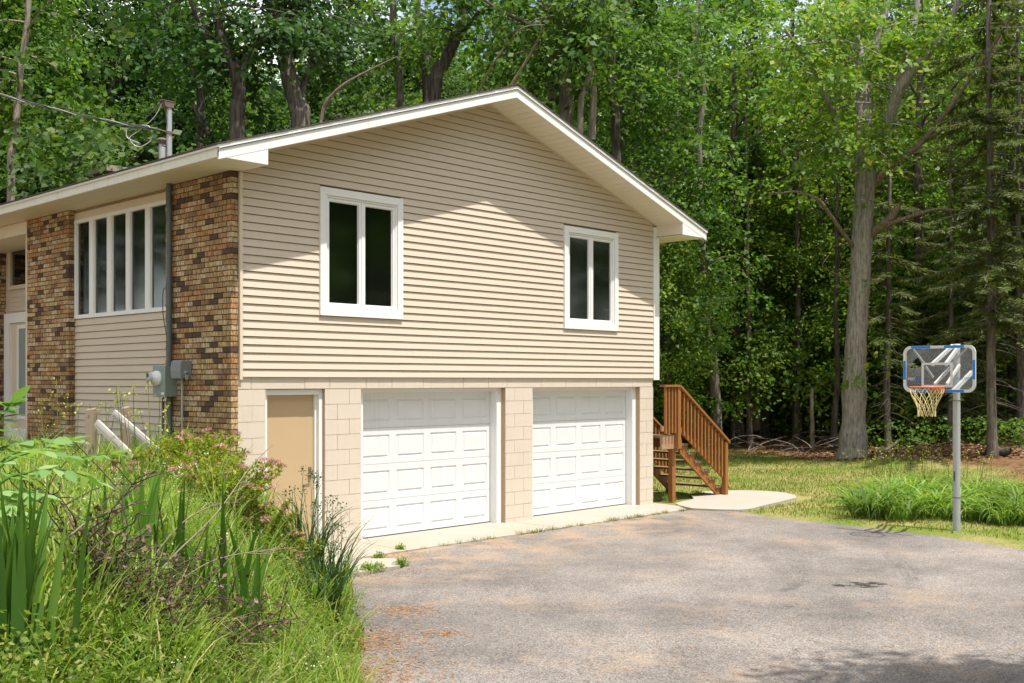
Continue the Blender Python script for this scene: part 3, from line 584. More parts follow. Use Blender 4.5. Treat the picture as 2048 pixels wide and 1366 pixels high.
# recessed entry
XD = 0.75; en = empty('front_entry', parent=H); tag(en, 'recessed front entry beyond the far brick pier')
MB().box((XD + 0.03, 6.06, 1.1), (XD + 0.13, 9.2, 4.85)).build('back_panel', M['siding'], en)
for k in range(4): MB().hexa([(XD + 0.005, 6.2, 3.50 + k * 0.085), (XD + 0.029, 6.2, 3.50 + k * 0.085), (XD + 0.029, 8.98, 3.50 + k * 0.085), (XD + 0.005, 8.98, 3.50 + k * 0.085), (XD + 0.015, 6.2, 3.585 + k * 0.085), (XD + 0.029, 6.2, 3.585 + k * 0.085), (XD + 0.029, 8.98, 3.585 + k * 0.085), (XD + 0.015, 8.98, 3.585 + k * 0.085)]).build('siding_board', M['siding'], en)
MB().box((-0.1, 6.066, 1.1), (XD + 0.03, 6.16, 4.8)).build('side_panel', M['siding'], en)
fd = empty('front_door', parent=H); tag(fd, 'front door with a tall frosted glass panel and white frame')
m = MB(); m.box((XD - 0.06, 8.85, 1.17), (XD + 0.029, 9.07, 3.46)); m.box((XD - 0.06, 7.5, 3.28), (XD + 0.029, 8.8495, 3.46)); m.box((XD - 0.06, 7.45, 1.14), (XD + 0.029, 8.8495, 1.36)); m.build('door_frame', M['white'], fd)
MB().box((XD - 0.01, 7.75, 1.365), (XD + 0.028, 8.8485, 3.278)).build('door_leaf', M['trim_cream'], fd)
m = MB(); m.box((XD - 0.022, 8.50, 1.52), (XD - 0.0105, 8.58, 3.24)); m.box((XD - 0.022, 7.85, 3.17), (XD - 0.0105, 8.4995, 3.24)); m.box((XD - 0.022, 7.85, 1.52), (XD - 0.0105, 8.4995, 1.585)); m.build('glass_trim', M['white'], fd)
MB().box((XD - 0.017, 7.9, 1.59), (XD - 0.011, 8.499, 3.168)).build('pane', M['door_glass'], fd)
tw = empty('transom_window', parent=H)
m = MB(); m.box((XD - 0.03, 8.86, 3.90), (XD + 0.029, 8.98, 4.79)); m.box((XD - 0.03, 7.5, 3.90), (XD + 0.029, 8.8595, 3.97)); m.box((XD - 0.03, 7.5, 4.71), (XD + 0.029, 8.8595, 4.79)); m.build('window_frame', M['trim_cream'], tw)
MB().box((XD + 0.01, 7.5, 3.9705), (XD + 0.016, 8.859, 4.7095)).build('pane', M['glass'], tw)
MB().box((XD + 0.0165, 7.5, 3.9705), (XD + 0.0285, 8.859, 4.7095)).build('room_panel', M['interior'], tw)  # plain interior-coloured panel just behind the transom glass
bp3 = empty('brick_pier', parent=H); tag(bp3, 'brick return wall left of the front door')
MB().box((-0.108, 9.204, 1.0), (XD, 9.3, 4.8)).build('mortar', M['mortar'], bp3); st = MB(); z = 4.8 - BC; k = 0
while z > 1.05:
    x = -0.118 - (BL / 2 if k % 2 else 0)
    while x < XD + 0.1:
        xa, xb_ = max(x, -0.118), min(x + BL - BJ, XD + 0.12)
        if xb_ - xa > 0.02: st.box((xa, 9.194 + rb.normal() * 0.0015, z), (xb_, 9.29, z + BC - BJ))
        x += BL
    z -= BC; k += 1
o = st.build('brickwork', M['brick_stuff'], bp3); o['kind'] = 'stuff'
MB().box((-0.118, 9.31, 1.0), (0.0, DEPTH, 4.806)).build('side_wall_far', M['mortar'], H)
MB().box((-0.9, 6.1, 1.05), (XD, 9.19, 1.135)).build('porch_floor', M['cedar_grey'], H)
# roof
rf = empty('roof', parent=H)
def roofz(x): return 6.62 - SL * abs(x - RIDGE_X)
for s, xe in ((-1, EX0 - 0.02), (1, EX1 + 0.02)):
    th = 0.045
    MB().hexa([(xe, -OV - 0.015, roofz(xe) - th), (RIDGE_X, -OV - 0.015, roofz(RIDGE_X) - th), (RIDGE_X, DEPTH + 0.5, roofz(RIDGE_X) - th), (xe, DEPTH + 0.5, roofz(xe) - th),
               (xe, -OV - 0.015, roofz(xe) - 0.016), (RIDGE_X, -OV - 0.015, roofz(RIDGE_X) - 0.016), (RIDGE_X, DEPTH + 0.5, roofz(RIDGE_X) - 0.016), (xe, DEPTH + 0.5, roofz(xe) - 0.016)]).build('roof_deck', M['white'], rf)
    n = 38; run = RIDGE_X - xe
    for k in range(n):               # shingle courses, butt edges stepping up the slope
        xa = xe + run * k / n - (0.03 * (-s) * 0); xb_ = xe + run * (k + 1.35) / n
        if (xb_ - RIDGE_X) * (-s) > 0: xb_ = RIDGE_X
        ov = 0.028 + rr.uniform(-0.003, 0.003)
        MB().hexa([(xa + s * 0.015, -OV - ov, roofz(xa) - 0.014), (xb_, -OV - ov, roofz(xb_) - 0.0145), (xb_, DEPTH + 0.5, roofz(xb_) - 0.0145), (xa + s * 0.015, DEPTH + 0.5, roofz(xa) - 0.014),
                   (xa + s * 0.015, -OV - ov, roofz(xa) + 0.003), (xb_, -OV - ov, roofz(xb_) - 0.010), (xb_, DEPTH + 0.5, roofz(xb_) - 0.010), (xa + s * 0.015, DEPTH + 0.5, roofz(xa) + 0.003)]).build('shingle_course', M['shingle'], rf)
MB().prism([(RIDGE_X - 0.14, -OV - 0.035, roofz(RIDGE_X) - 0.044), (RIDGE_X, -OV - 0.035, roofz(RIDGE_X) + 0.004), (RIDGE_X + 0.14, -OV - 0.035, roofz(RIDGE_X) - 0.044), (RIDGE_X + 0.14, -OV - 0.035, roofz(RIDGE_X) - 0.030), (RIDGE_X, -OV - 0.035, roofz(RIDGE_X) + 0.018), (RIDGE_X - 0.14, -OV - 0.035, roofz(RIDGE_X) - 0.030)], (0, DEPTH + 1, 0)).build('ridge_cap', M['shingle'], rf)
for s, xe in ((-1, EX0), (1, EX1)):  # rake boards, drip edge, plank soffit
    r_ = lambda x, d: roofz(x) - d
    def rk(nm, d0, d1, y0, y1, mat, xs=None):
        a, b = (xe, RIDGE_X) if xs is None else xs
        m = MB(); m.hexa([(a, y0, r_(a, d1)), (b, y0, r_(b, d1)), (b, y1, r_(b, d1)), (a, y1, r_(a, d1)), (a, y0, r_(a, d0)), (b, y0, r_(b, d0)), (b, y1, r_(b, d0)), (a, y1, r_(a, d0))]); return m.build(nm, mat, rf)
    rk('drip_edge', 0.046, 0.060, -OV - 0.018, -OV + 0.02, M['white']); rk('drip_edge', 0.061, 0.070, -OV + 0.010, -OV + 0.02, M['conduit']); rk('drip_edge', 0.071, 0.0785, -OV - 0.006, -OV + 0.02, M['white'])  # middle strip is a darker grey that draws in a shadow line
    xj = RIDGE_X + (xe - RIDGE_X) * 0.56
    rk('rake_board', 0.079, 0.187, -OV, -OV + 0.025, M['white'], (xe, xj - 0.0015 * s * -1)); rk('rake_board', 0.079, 0.187, -OV, -OV + 0.025, M['white'], (xj + 0.0015 * s * -1, RIDGE_X))
    nb = 33; x0_ = 0.0 if s < 0 else 8.66
    for k in range(nb):
        a = x0_ + (RIDGE_X - x0_) * k / nb; b = x0_ + (RIDGE_X - x0_) * (k + 1) / nb; g = 0.0065 * (1 if s < 0 else -1)
        m = MB(); m.hexa([(a + g, -OV + 0.0255, rake(a + g)), (b, -OV + 0.0255, rake(b)), (b, 0.01, rake(b)), (a + g, 0.01, rake(a + g)), (a + g, -OV + 0.0255, rake(a + g) + 0.012), (b, -OV + 0.0255, rake(b) + 0.012), (b, 0.01, rake(b) + 0.012), (a + g, 0.01, rake(a + g) + 0.012)]); m.build('soffit_plank', M['soffit'], rf)
    # boxed eave return: white front, vinyl sides and underside
    xi = 0.022 if s < 0 else 8.62; zb = 4.81; m = MB(); xo = xe - s * 0.004
    m.mi = 0; m.prism([(xo, -OV + 0.003, zb), (xi, -OV + 0.003, zb), (xi, -OV + 0.003, roofz(xi) - 0.19), (xo, -OV + 0.003, roofz(xo) - 0.19)] if roofz(xo) - 0.19 > zb + 0.002 else [(xo, -OV + 0.003, zb), (xi, -OV + 0.003, zb), (xi, -OV + 0.003, roofz(xi) - 0.19), (xo, -OV + 0.003, zb + 0.004)], (0, 0.02, 0))
    m.build('eave_return', M['white'], rf)
    MB().hexa([(xi - 0.012 if s < 0 else xi, -OV + 0.0235, zb), (xi if s < 0 else xi + 0.012, -OV + 0.0235, zb), (xi if s < 0 else xi + 0.012, -0.026, zb), (xi - 0.012 if s < 0 else xi, -0.026, zb), (xi - 0.012 if s < 0 else xi, -OV + 0.0235, rake(xi)), (xi if s < 0 else xi + 0.012, -OV + 0.0235, rake(xi)), (xi if s < 0 else xi + 0.012, -0.026, rake(xi)), (xi - 0.012 if s < 0 else xi, -0.026, rake(xi))]).build('return_side', M['soffit'], rf)
    # fascia and gutter-less eave edge, horizontal plank soffit
    MB().box((xe, -OV + 0.0005, 4.812), (xe - s * 0.022, DEPTH + 0.5, 4.925)).build('fascia', M['fascia'], rf)
    MB().box((xe + s * 0.006, -OV - 0.002, 4.9255), (xe - s * 0.02, DEPTH + 0.5, 4.940)).build('drip_edge', M['fascia'], rf)
    pw = 0.152; y = -OV + 0.026; wx = (XB if s < 0 else 8.7)
    while y < DEPTH:
        xin = 0.021 if y < -0.03 and s < 0 else (8.62 if y < -0.03 else (-0.001 if s < 0 else 8.66)); MB().box((xe - s * 0.0225, y, 4.8075), (xin, y + pw - 0.007, 4.8195)).build('soffit_plank', M['soffit'], rf); y += pw
MB().box((XB - 0.0, 6.07, 4.60), (XD, 9.19, 4.80)).build('entry_ceiling', M['soffit'], H)
ch = MB(); ch.box((1.75, 7.0, 5.6), (2.25, 7.75, 5.97)); ch.build('chimney', M['brick_stuff'], rf); MB().box((1.62, 6.88, 5.972), (2.38, 7.88, 6.075)).build('chimney_cap', M['stone'], rf)
vp = MB(); vp.tube([(0.2, 2.28, 5.1), (0.2, 2.28, 5.53)], 0.046, 14); vp.build('vent_pipe', M['galv'], rf)
vp = MB(); vp.tube([(0.2, 2.28, 5.515), (0.2, 2.28, 5.55), (0.2, 2.28, 5.56), (0.2, 2.28, 5.59), (0.2, 2.28, 5.60)], [0.05, 0.062, 0.075, 0.072, 0.05], 14); vp.build('vent_cap', M['rust'], rf)

# ------------------------------------------------------------------ service mast, meter, cable
MX, MY = -0.175, 1.40
sm = empty('service_mast', (MX, MY, 1.1)); tag(sm, 'grey service mast conduit running up the brick corner and through the roof edge', 'mast')
m = MB(); m.tube([(0, 0, 0), (0, 0, 1.0)], 0.036, 12); m.tube([(0, 0, 1.24), (0, 0, 3.9)], 0.036, 12); m.build('conduit', M['conduit'], sm)
m = MB(); m.tube([(0, 0, 3.9), (0, 0, 4.74)], 0.036, 12); m.build('mast_pipe', M['galv'], sm)
m = MB(); m.hexa([(-0.07, -0.045, 4.70), (0.045, -0.045, 4.70), (0.045, 0.045, 4.70), (-0.07, 0.045, 4.70), (-0.10, -0.05, 4.775), (0.045, -0.05, 4.775), (0.045, 0.05, 4.775), (-0.10, 0.05, 4.775)]); m.box((-0.115, -0.055, 4.776), (0.05, 0.055, 4.786)); m.build('weatherhead', M['rust'], sm)
m = MB(); m.tube([(0, 0, 4.36), (0, 0, 4.39)], 0.05, 12); m.tube([(-0.16, 0.02, 4.40), (0, 0, 4.375), (0.12, -0.05, 4.36)], 0.012, 6); m.build('clamp', M['rust'], sm)
m = MB(); m.tube([(0, 0, 3.98), (0, 0, 4.0)], 0.07, 12); m.build('roof_flashing', M['rust'], sm)
m = MB(); m.tube(spline([(0.012, 0.10, 2.35), (0.005, 0.17, 2.3), (0.01, 0.18, 2.0), (0.015, 0.10, 1.72)], 14), 0.006, 5); m.build('wire', M['cable'], sm)
em = empty('electric_meter', (-0.118, 1.45, 1.95)); tag(em, 'grey-green electric meter box with round glass dial on the brick corner', 'meter')
MB().box((-0.165, -0.155, 0.06), (-0.002, 0.155, 0.455)).build('meter_box', M['meter'], em)
MB().box((-0.175, -0.162, 0.05), (-0.1655, 0.162, 0.462)).build('cover', M['meter'], em)
m = MB(); m.tube([(-0.176, 0.03, 0.30), (-0.215, 0.03, 0.30), (-0.216, 0.03, 0.30), (-0.285, 0.03, 0.30)], [0.098, 0.098, 0.085, 0.080], 20); m.build('dial_ring', M['white'], em)
m = MB(); m.tube([(-0.2855, 0.03, 0.30), (-0.31, 0.03, 0.30), (-0.325, 0.03, 0.30)], [0.074, 0.068, 0.03], 18); m.build('dial_glass', M['meter_glass'], em)
m = MB(); m.box((-0.330, 0.0, 0.315), (-0.326, 0.045, 0.365)); m.build('display', M['cable'], em)
m = MB(); m.box((-0.1775, -0.13, 0.085), (-0.1755, -0.06, 0.115)); m.build('plate', M['white'], em)
m = MB(); m.tube([(-0.05, 0.125, -0.85), (-0.05, 0.125, 0.06)], 0.018, 8); m.build('ground_conduit', M['conduit'], em)
pb = empty('telephone_box', (-0.118, 1.06, 2.2)); tag(pb, 'smaller grey telephone junction box right of the electric meter', 'junction box')
m = MB(); m.hexa([(-0.12, -0.12, 0.05), (-0.002, -0.12, 0.05), (-0.002, 0.12, 0.05), (-0.12, 0.12, 0.05), (-0.12, -0.12, 0.27), (-0.002, -0.12, 0.27), (-0.002, 0.12, 0.27), (-0.12, 0.12, 0.27)]); m.build('box_body', M['phone_grey'], pb)
m = MB(); m.prism([(-0.121, -0.125, 0.03), (-0.15, -0.125, 0.05), (-0.158, -0.125, 0.14), (-0.15, -0.125, 0.25), (-0.121, -0.125, 0.285)], (0, 0.25, 0)); m.build('cover', M['phone_grey'], pb)
m = MB(); m.tube([(-0.08, -0.121, 0.12), (-0.08, -0.15, 0.12)], 0.025, 10); m.box((-0.09, -0.15, 0.03), (-0.06, -0.121, 0.12)); m.build('hasp', M['galv'], pb)
m = MB(); m.tube([(-0.05, 0.02, -1.0), (-0.05, 0.02, 0.05)], 0.014, 8); m.build('conduit', M['galv'], pb)
# overhead cable
A = np.array([MX - 0.16, MY + 0.02, 1.1 + 4.40]); B = survey(-700, -120, 13.5)
t_ = np.linspace(0, 1, 60)[:, None]; P = A + (B - A) * t_; P[:, 2] -= 0.35 * 4 * (t_ * (1 - t_))[:, 0]
pl = empty('power_cable', tuple(A)); tag(pl, 'twisted overhead power cable sloping from the upper left to the roof mast', 'cable')
for k, mt, rad in ((0, 'alu_cable', 0.006), (1, 'cable', 0.0085), (2, 'cable', 0.0085)):
    ph = k * 2.1 + np.linspace(0, 60, 240); Pd = np.stack([np.interp(np.linspace(0, 1, 240), t_[:, 0], P[:, i]) for i in range(3)], -1) - A
    Pd[:, 2] += 0.011 * np.cos(ph); Pd[:, 0] += 0.011 * np.sin(ph) * RT[0]; nb_ = NB(); nb_.tube(Pd, rad, 5); link('strand', nb_.mesh('strand', M[mt], True), pl)
for pts, mt in (([(0.04, 0, 0.40), (-0.12, 0.1, 0.2), (-0.32, 0.25, -0.02), (-0.5, 0.42, 0.0)], 'cable'), ([(0.06, 0, 0.38), (-0.05, 0.06, 0.16), (-0.25, 0.2, -0.05), (-0.42, 0.3, -0.2), (-0.3, 0.2, -0.33), (-0.1, 0.1, -0.2), (-0.14, 0.12, 0.0), (-0.4, 0.33, -0.02), (-0.45, 0.34, -0.18), (-0.3, 0.18, -0.27)], 'alu_cable'), ([(0.1, -0.03, 0.4), (0.12, -0.04, 0.1), (0.17, -0.03, -0.2), (0.08, -0.02, -0.3), (0.02, 0.0, -0.2)], 'cable')):
    nb_ = NB(); nb_.tube(spline(np.array(pts) * np.array([.72, .72, .85]) + np.array([0.03, 0, 0.04]), 40), 0.0065, 5); link('drip_loop', nb_.mesh('drip_loop', M[mt], True), pl)

# ------------------------------------------------------------------ wooden stairs
st = empty('wooden_stairs', (8.7, -0.08, 0.02)); tag(st, 'orange-stained wooden stairs with railing beside the right corner of the house', 'stairs')
LZ, LX, SWD = 1.20, 0.50, 1.15        # landing height, landing length, width
NR = 7; RS = LZ / NR; TR = 0.232
def part(nm, m, mat): return m.build(nm, M[mat], st)
for k in range(8): part('deck_board', MB().box((-0.05 - 0.0, 0.0 + k * 0.145, LZ - 0.036), (LX, 0.14 + k * 0.145, LZ)), 'cedar_grey')
part('rim_joist', MB().box((-0.05, -0.04, LZ - 0.24), (LX + 0.04, -0.002, LZ - 0.002)), 'cedar_worn'); part('rim_joist', MB().box((LX + 0.0405, -0.04, LZ - 0.24), (LX + 0.075, SWD + 0.02, LZ - 0.04)), 'cedar')
part('support_post', MB().box((LX - 0.17, 0.0, -0.02), (LX - 0.065, 0.09, LZ - 0.241)), 'cedar'); part('support_post', MB().box((LX - 0.17, SWD - 0.1, -0.02), (LX - 0.065, SWD, LZ - 0.241)), 'cedar')
sx0 = LX + 0.0755
for y0 in (0.0, SWD - 0.04):          # notched stringers
    pts = [(sx0, y0, LZ - 0.28)]
    prof = [(sx0, LZ - RS - 0.03)]
    for k in range(1, NR): prof += [(sx0 + k * TR, LZ - k * RS - 0.03), (sx0 + k * TR, max(LZ - (k + 1) * RS - 0.03, 0.0))]
    prof[-1] = (prof[-1][0], 0.0); prof += [(sx0 + (NR - 1) * TR - 0.17, 0.0), (sx0, LZ - 0.34)]
    part('stringer', MB().prism([(p[0], y0, p[1]) for p in prof], (0, 0.038, 0)), 'cedar')
for k in range(1, NR):
    zt = LZ - k * RS
    for j in range(2): part('tread', MB().box((sx0 + (k - 1) * TR - 0.012 + j * 0.122, -0.03, zt - 0.03), (sx0 + (k - 1) * TR + 0.104 + j * 0.122, SWD + 0.03, zt + 0.006)), 'cedar_grey')
XP = sx0 + (NR - 1) * TR - 0.07
RH = 0.93
for y0 in (-0.13, SWD + 0.04):
    part('newel_post', MB().box((LX - 0.17, y0, LZ - 0.24 if y0 < 0 else LZ - 0.24), (LX - 0.08, y0 + 0.089, LZ + RH - 0.042)), 'cedar'); part('newel_post', MB().box((XP, y0, -0.02), (XP + 0.09, y0 + 0.089, 1.02)), 'cedar')
    a = (LX - 0.12, y0 + 0.045, LZ + RH - 0.02); b = (XP + 0.13, y0 + 0.045, 1.02)
    part('handrail', MB().bar(a, b, 0.14, 0.036), 'cedar'); part('handrail', MB().box((-0.09, y0 - 0.02, LZ + RH - 0.0395), (LX - 0.12, y0 + 0.11, LZ + RH - 0.003)), 'cedar')
    sl_ = (b[2] - a[2]) / (b[0] - a[0])
    part('top_rail', MB().bar((LX - 0.08, y0 + 0.07, LZ + RH - 0.11), (XP, y0 + 0.07, LZ + RH - 0.11 + sl_ * (XP - LX + 0.08)), 0.036, 0.085), 'cedar'); part('bottom_rail', MB().bar((LX - 0.08, y0 + 0.07, LZ + 0.15), (XP, y0 + 0.07, LZ + 0.15 + sl_ * (XP - LX + 0.08)), 0.036, 0.085), 'cedar')
    n = 12
    for k in range(n):
        x = LX - 0.02 + (XP - LX - 0.02) * (k + 0.4) / n; zb = LZ + 0.09 + sl_ * (x - LX + 0.08); zt = LZ + RH - 0.09 + sl_ * (x - LX + 0.08)
        part('baluster', MB().box((x, y0 + 0.012, zb), (x + 0.036, y0 + 0.0505, zt)), 'cedar')
    part('bottom_rail', MB().box((-0.09, y0 + 0.052, LZ + 0.09), (LX - 0.171, y0 + 0.088, LZ + 0.18)), 'cedar_worn')
    for k in range(4): part('baluster', MB().box((-0.04 + k * 0.098, y0 + 0.012, LZ + 0.05), (-0.004 + k * 0.098, y0 + 0.0505, LZ + RH - 0.041)), 'cedar')

# ------------------------------------------------------------------ basketball hoop
HP = np.array([8.546, -5.453]); ang = math.radians(45)
bh = empty('basketball_hoop', (HP[0], HP[1], 0.0)); tag(bh, 'basketball hoop on a galvanised pole with a broken clear backboard and yellow net', 'basketball hoop')
rdir = np.array([*(RT * math.cos(ang) - FW * math.sin(ang)), 0.0]); ndir = np.array([*(-(RT * math.sin(ang) + FW * math.cos(ang))), 0.0]); UP = np.array([0, 0, 1.0])
def part(nm, m, mat, par=bh): return m.build(nm, M[mat] if isinstance(mat, str) else mat, par)
PR = 0.051
m = MB(); m.tube([(0, 0, -0.1), (0, 0, 0.52)], PR + 0.004, 14); part('pole', m, 'galv'); m = MB(); m.tube([(0, 0, 0.523), (0, 0, 1.93)], PR + 0.002, 14); part('pole', m, 'galv'); m = MB(); m.tube([(0, 0, 1.933), (0, 0, 2.73)], PR - 0.001, 14); m.tube([(0, 0, 2.73), (0, 0, 2.745), (0, 0, 2.755)], [PR + 0.004, PR + 0.004, 0.03], 14); part('pole', m, 'galv')
for zc in (0.523, 1.933): m = MB(); m.tube([(0, 0, zc - 0.012), (0, 0, zc + 0.002)], PR + 0.0065, 14, False); part('joint_ring', m, 'rust')
e_ = ndir * 0.0555 + rdir * -0.01
m = MB(); m.bar(tuple(e_ + UP * 0.76), tuple(e_ + UP * 0.90), 0.018, 0.006, tuple(ndir)); part('slot', m, 'cable')
BO = ndir * 0.60 + UP * 2.385; BW, BH_ = 1.04, 0.665          # board centre
def bpt(u, v, n=0.0): return tuple(BO + rdir * u + UP * v + ndir * n)
def rrect(hw, hh, r, k=6):
    out = []
    for cxs, cys, a0 in ((1, 1, 0), (-1, 1, 90), (-1, -1, 180), (1, -1, 270)):
        for i in range(k + 1): a = math.radians(a0 + 90 * i / k); out.append((cxs * (hw - r) + r * math.cos(a), cys * (hh - r) + r * math.sin(a)))
    return out
cu = bpy.data.curves.new('backboard', 'CURVE'); cu.dimensions = '2D'; cu.fill_mode = 'BOTH'; cu.extrude = 0.003
def spl(pts):
    s = cu.splines.new('POLY'); s.points.add(len(pts) - 1); s.use_cyclic_u = True
    for p, q in zip(s.points, pts): p.co = (*q, 0, 1)
spl(rrect(BW / 2 - 0.04, BH_ / 2 - 0.04, 0.075)); hole = [(-0.43, 0.022), (-0.39, 0.05), (-0.38, 0.10), (-0.35, 0.145), (-0.31, 0.165), (-0.285, 0.15), (-0.275, 0.11), (-0.25, 0.085), (-0.245, 0.05), (-0.275, 0.025), (-0.345, 0.01), (-0.395, 0.015)]; spl(hole)
tmp = bpy.data.objects.new('tmp', cu); COL.objects.link(tmp); dg = bpy.context.evaluated_depsgraph_get()
me = bpy.data.meshes.new_from_object(tmp.evaluated_get(dg)); bpy.data.objects.remove(tmp); me.materials.clear(); me.materials.append(M['poly'])
Rm = Matrix(((rdir[0], 0, ndir[0], BO[0]), (rdir[1], 0, ndir[1], BO[1]), (0, 1, 0, BO[2]), (0, 0, 0, 1))); me.transform(Rm)
bb = link('backboard', me, bh)
o_ = rrect(BW / 2, BH_ / 2, 0.11, 8); i_ = rrect(BW / 2 - 0.041, BH_ / 2 - 0.041, 0.075, 8); n = len(o_)
m = MB(); vs = []
for u in (-0.012, 0.012):
    for p in o_: vs.append(bpt(*p, u))
    for p in i_: vs.append(bpt(*p, u))
fs = []
for k in range(n):
    j = (k + 1) % n; fs += [(k, j, n + j, n + k), (2 * n + k, 3 * n + k, 3 * n + j, 2 * n + j), (k, 2 * n + k, 2 * n + j, j), (n + k, n + j, 3 * n + j, 3 * n + k)]
m.add(vs, fs); part('board_frame', m, 'board_edge', bb)
def slab(u0, u1, v0, v1, n0, n1, nm, mat, par=bb):
    m = MB(); m.hexa([bpt(u0, v0, n0), bpt(u1, v0, n0), bpt(u1, v0, n1), bpt(u0, v0, n1), bpt(u0, v1, n0), bpt(u1, v1, n0), bpt(u1, v1, n1), bpt(u0, v1, n1)]); return part(nm, m, mat, par)
hw, hh = BW / 2, BH_ / 2
for q in ((-0.40, -0.12, hh - 0.038, hh - 0.003), (0.08, 0.36, hh - 0.038, hh - 0.003), (-hw + 0.003, -hw + 0.038, -0.15, 0.12), (hw - 0.038, hw - 0.003, -0.15, 0.12), (-0.36, -0.05, -hh + 0.003, -hh + 0.038), (0.08, 0.36, -hh + 0.003, -hh + 0.038)): slab(*q, 0.0125, 0.015, 'blue_stripe', 'blue')
tb = 0.034
for q in ((-0.25, 0.20, 0.09 - tb, 0.09), (-0.25, 0.20, -0.26, -0.26 + tb), (-0.25, -0.25 + tb, -0.26 + tb, 0.09 - tb), (0.20 - tb, 0.20, -0.26 + tb, 0.09 - tb)): slab(*q, 0.0035, 0.006, 'target_square', 'board_edge')
for txt, u0, mat, szz in (('PRO', -0.455, 'white', 0.055), ('SCORE', -0.365, 'blue', 0.055), ('SCORE', 0.26, 'blue', 0.06)):
    tcu = bpy.data.curves.new('lettering', 'FONT'); tcu.body = txt; tcu.size = szz; tcu.extrude = 0.0004; to = bpy.data.objects.new('lettering', tcu); COL.objects.link(to)
    dg = bpy.context.evaluated_depsgraph_get(); tme = bpy.data.meshes.new_from_object(to.evaluated_get(dg)); bpy.data.objects.remove(to); tme.materials.clear(); tme.materials.append(M[mat])
    tme.transform(Rm @ Matrix.Translation((u0, -0.16, 0.005))); link('lettering', tme, bb)
# support arms: four-bar lift arms from the pole to the board, spring brace, rear bracket
def arm(a, b, wd, ht, nm='arm', mat='board_edge'): m = MB(); m.bar(a, b, wd, ht); return part(nm, m, mat)
for u in (-0.10, 0.12):
    arm(bpt(u * 0.9 - 0.03, 0.06, -0.04), tuple(np.array(bpt(u * 0.45 + 0.01, hh + 0.01, -0.55))), 0.035, 0.05); arm(bpt(u * 0.8, -0.22, -0.04), tuple(np.array(bpt(u * 0.45 + 0.01, 0.06, -0.55))), 0.03, 0.04)
for q in (((-0.38, hh - 0.05), (-0.22, 0.08)), ((0.38, hh - 0.05), (0.19, 0.08)), ((-0.20, 0.04), (-0.09, -0.12)), ((0.17, 0.04), (0.03, -0.12)), ((-0.09, -0.12), (-0.09, -0.27)), ((0.03, -0.12), (0.03, -0.27)), ((-0.07, 0.05), (-0.07, -0.26)), ((0.01, 0.05), (0.01, -0.26))):
    arm(bpt(*q[0], -0.02), bpt(*q[1], -0.02), 0.022, 0.022, 'brace', 'galv')
arm(bpt(0.16, -0.32, -0.10), bpt(0.30, -0.04, -0.42), 0.05, 0.05, 'lift_handle', 'board_edge')
# rim, bracket, net
RC = BO + ndir * 0.36 + UP * (-hh + 0.075) + rdir * -0.015; RR = 0.228
ths = np.linspace(0, 2 * math.pi, 33); m = MB(); m.tube([tuple(RC + RR * (rdir * math.cos(t) + ndir * math.sin(t))) for t in ths], 0.011, 8, False); rim = part('rim', m, 'orange')
m = MB(); c0 = RC - UP * 0.045
m.hexa([tuple(BO + ndir * 0.013 + rdir * (-0.015 - 0.11) + UP * (-hh - 0.005)), tuple(BO + ndir * 0.013 + rdir * (-0.015 + 0.11) + UP * (-hh - 0.005)), tuple(RC - ndir * (RR - 0.01) + rdir * 0.07 - UP * 0.012), tuple(RC - ndir * (RR - 0.01) - rdir * 0.07 - UP * 0.012),
        tuple(BO + ndir * 0.013 + rdir * (-0.015 - 0.11) + UP * (-hh + 0.085)), tuple(BO + ndir * 0.013 + rdir * (-0.015 + 0.11) + UP * (-hh + 0.085)), tuple(RC - ndir * (RR - 0.01) + rdir * 0.07 + UP * 0.004), tuple(RC - ndir * (RR - 0.01) - rdir * 0.07 + UP * 0.004)]); part('rim_bracket', m, 'orange')
nb_ = NB(); NS = 12; prof = lambda t: RR * (1 - 0.48 * smooth01(t * 1.25)) + 0.0; NH = 0.40
for sgn in (-1, 1):
    for k in range(NS):
        tt = np.linspace(0, 1, 14); a = 2 * math.pi * (k + 0.5 * (sgn > 0) * 0) / NS + sgn * tt * 2 * math.pi / NS * 2.0
        P = np.array([RC + prof(t) * (rdir * math.cos(x) + ndir * math.sin(x)) - UP * (0.01 + NH * t) for t, x in zip(tt, a)]); nb_.tube(P, 0.0042, 4)
link('net', nb_.mesh('net', M['net'], True), bh)

# ------------------------------------------------------------------ leaning fence rails and posts in the bed
def g(x, y): return float(terrain(x, y))
def post(px, py, top, wd, D, name, label, mat, group):
    p = survey(px, py, D); z0 = g(p[0], p[1]) - 0.3; zt = survey(px, top, D)[2]; r = wd * D / F_PX / 2
    m = MB(); m.hexa([(-r, -r * .8, 0), (r, -r * .8, 0), (r, r * .8, 0), (-r, r * .8, 0), (-r * .95, -r * .75, zt - z0 - 0.02), (r * .9, -r * .8, zt - z0), (r * .95, r * .8, zt - z0 - 0.01), (-r * .95, r * .75, zt - z0 - 0.03)])
    o = m.build(name, M[mat], None, (p[0], p[1], z0)); o.rotation_euler = (0.0, 0.02, 0.75); return tag(o, label, 'fence post', group)
post(181, 900, 815, 22, 11.5, 'fence_post', 'weathered fence post standing left, in front of the side siding', 'oldwood', 'old fence posts in the bed')
post(250, 900, 812, 19, 11.9, 'fence_post', 'brown fence post behind the crossing silver rail', 'oldwood', 'old fence posts in the bed')
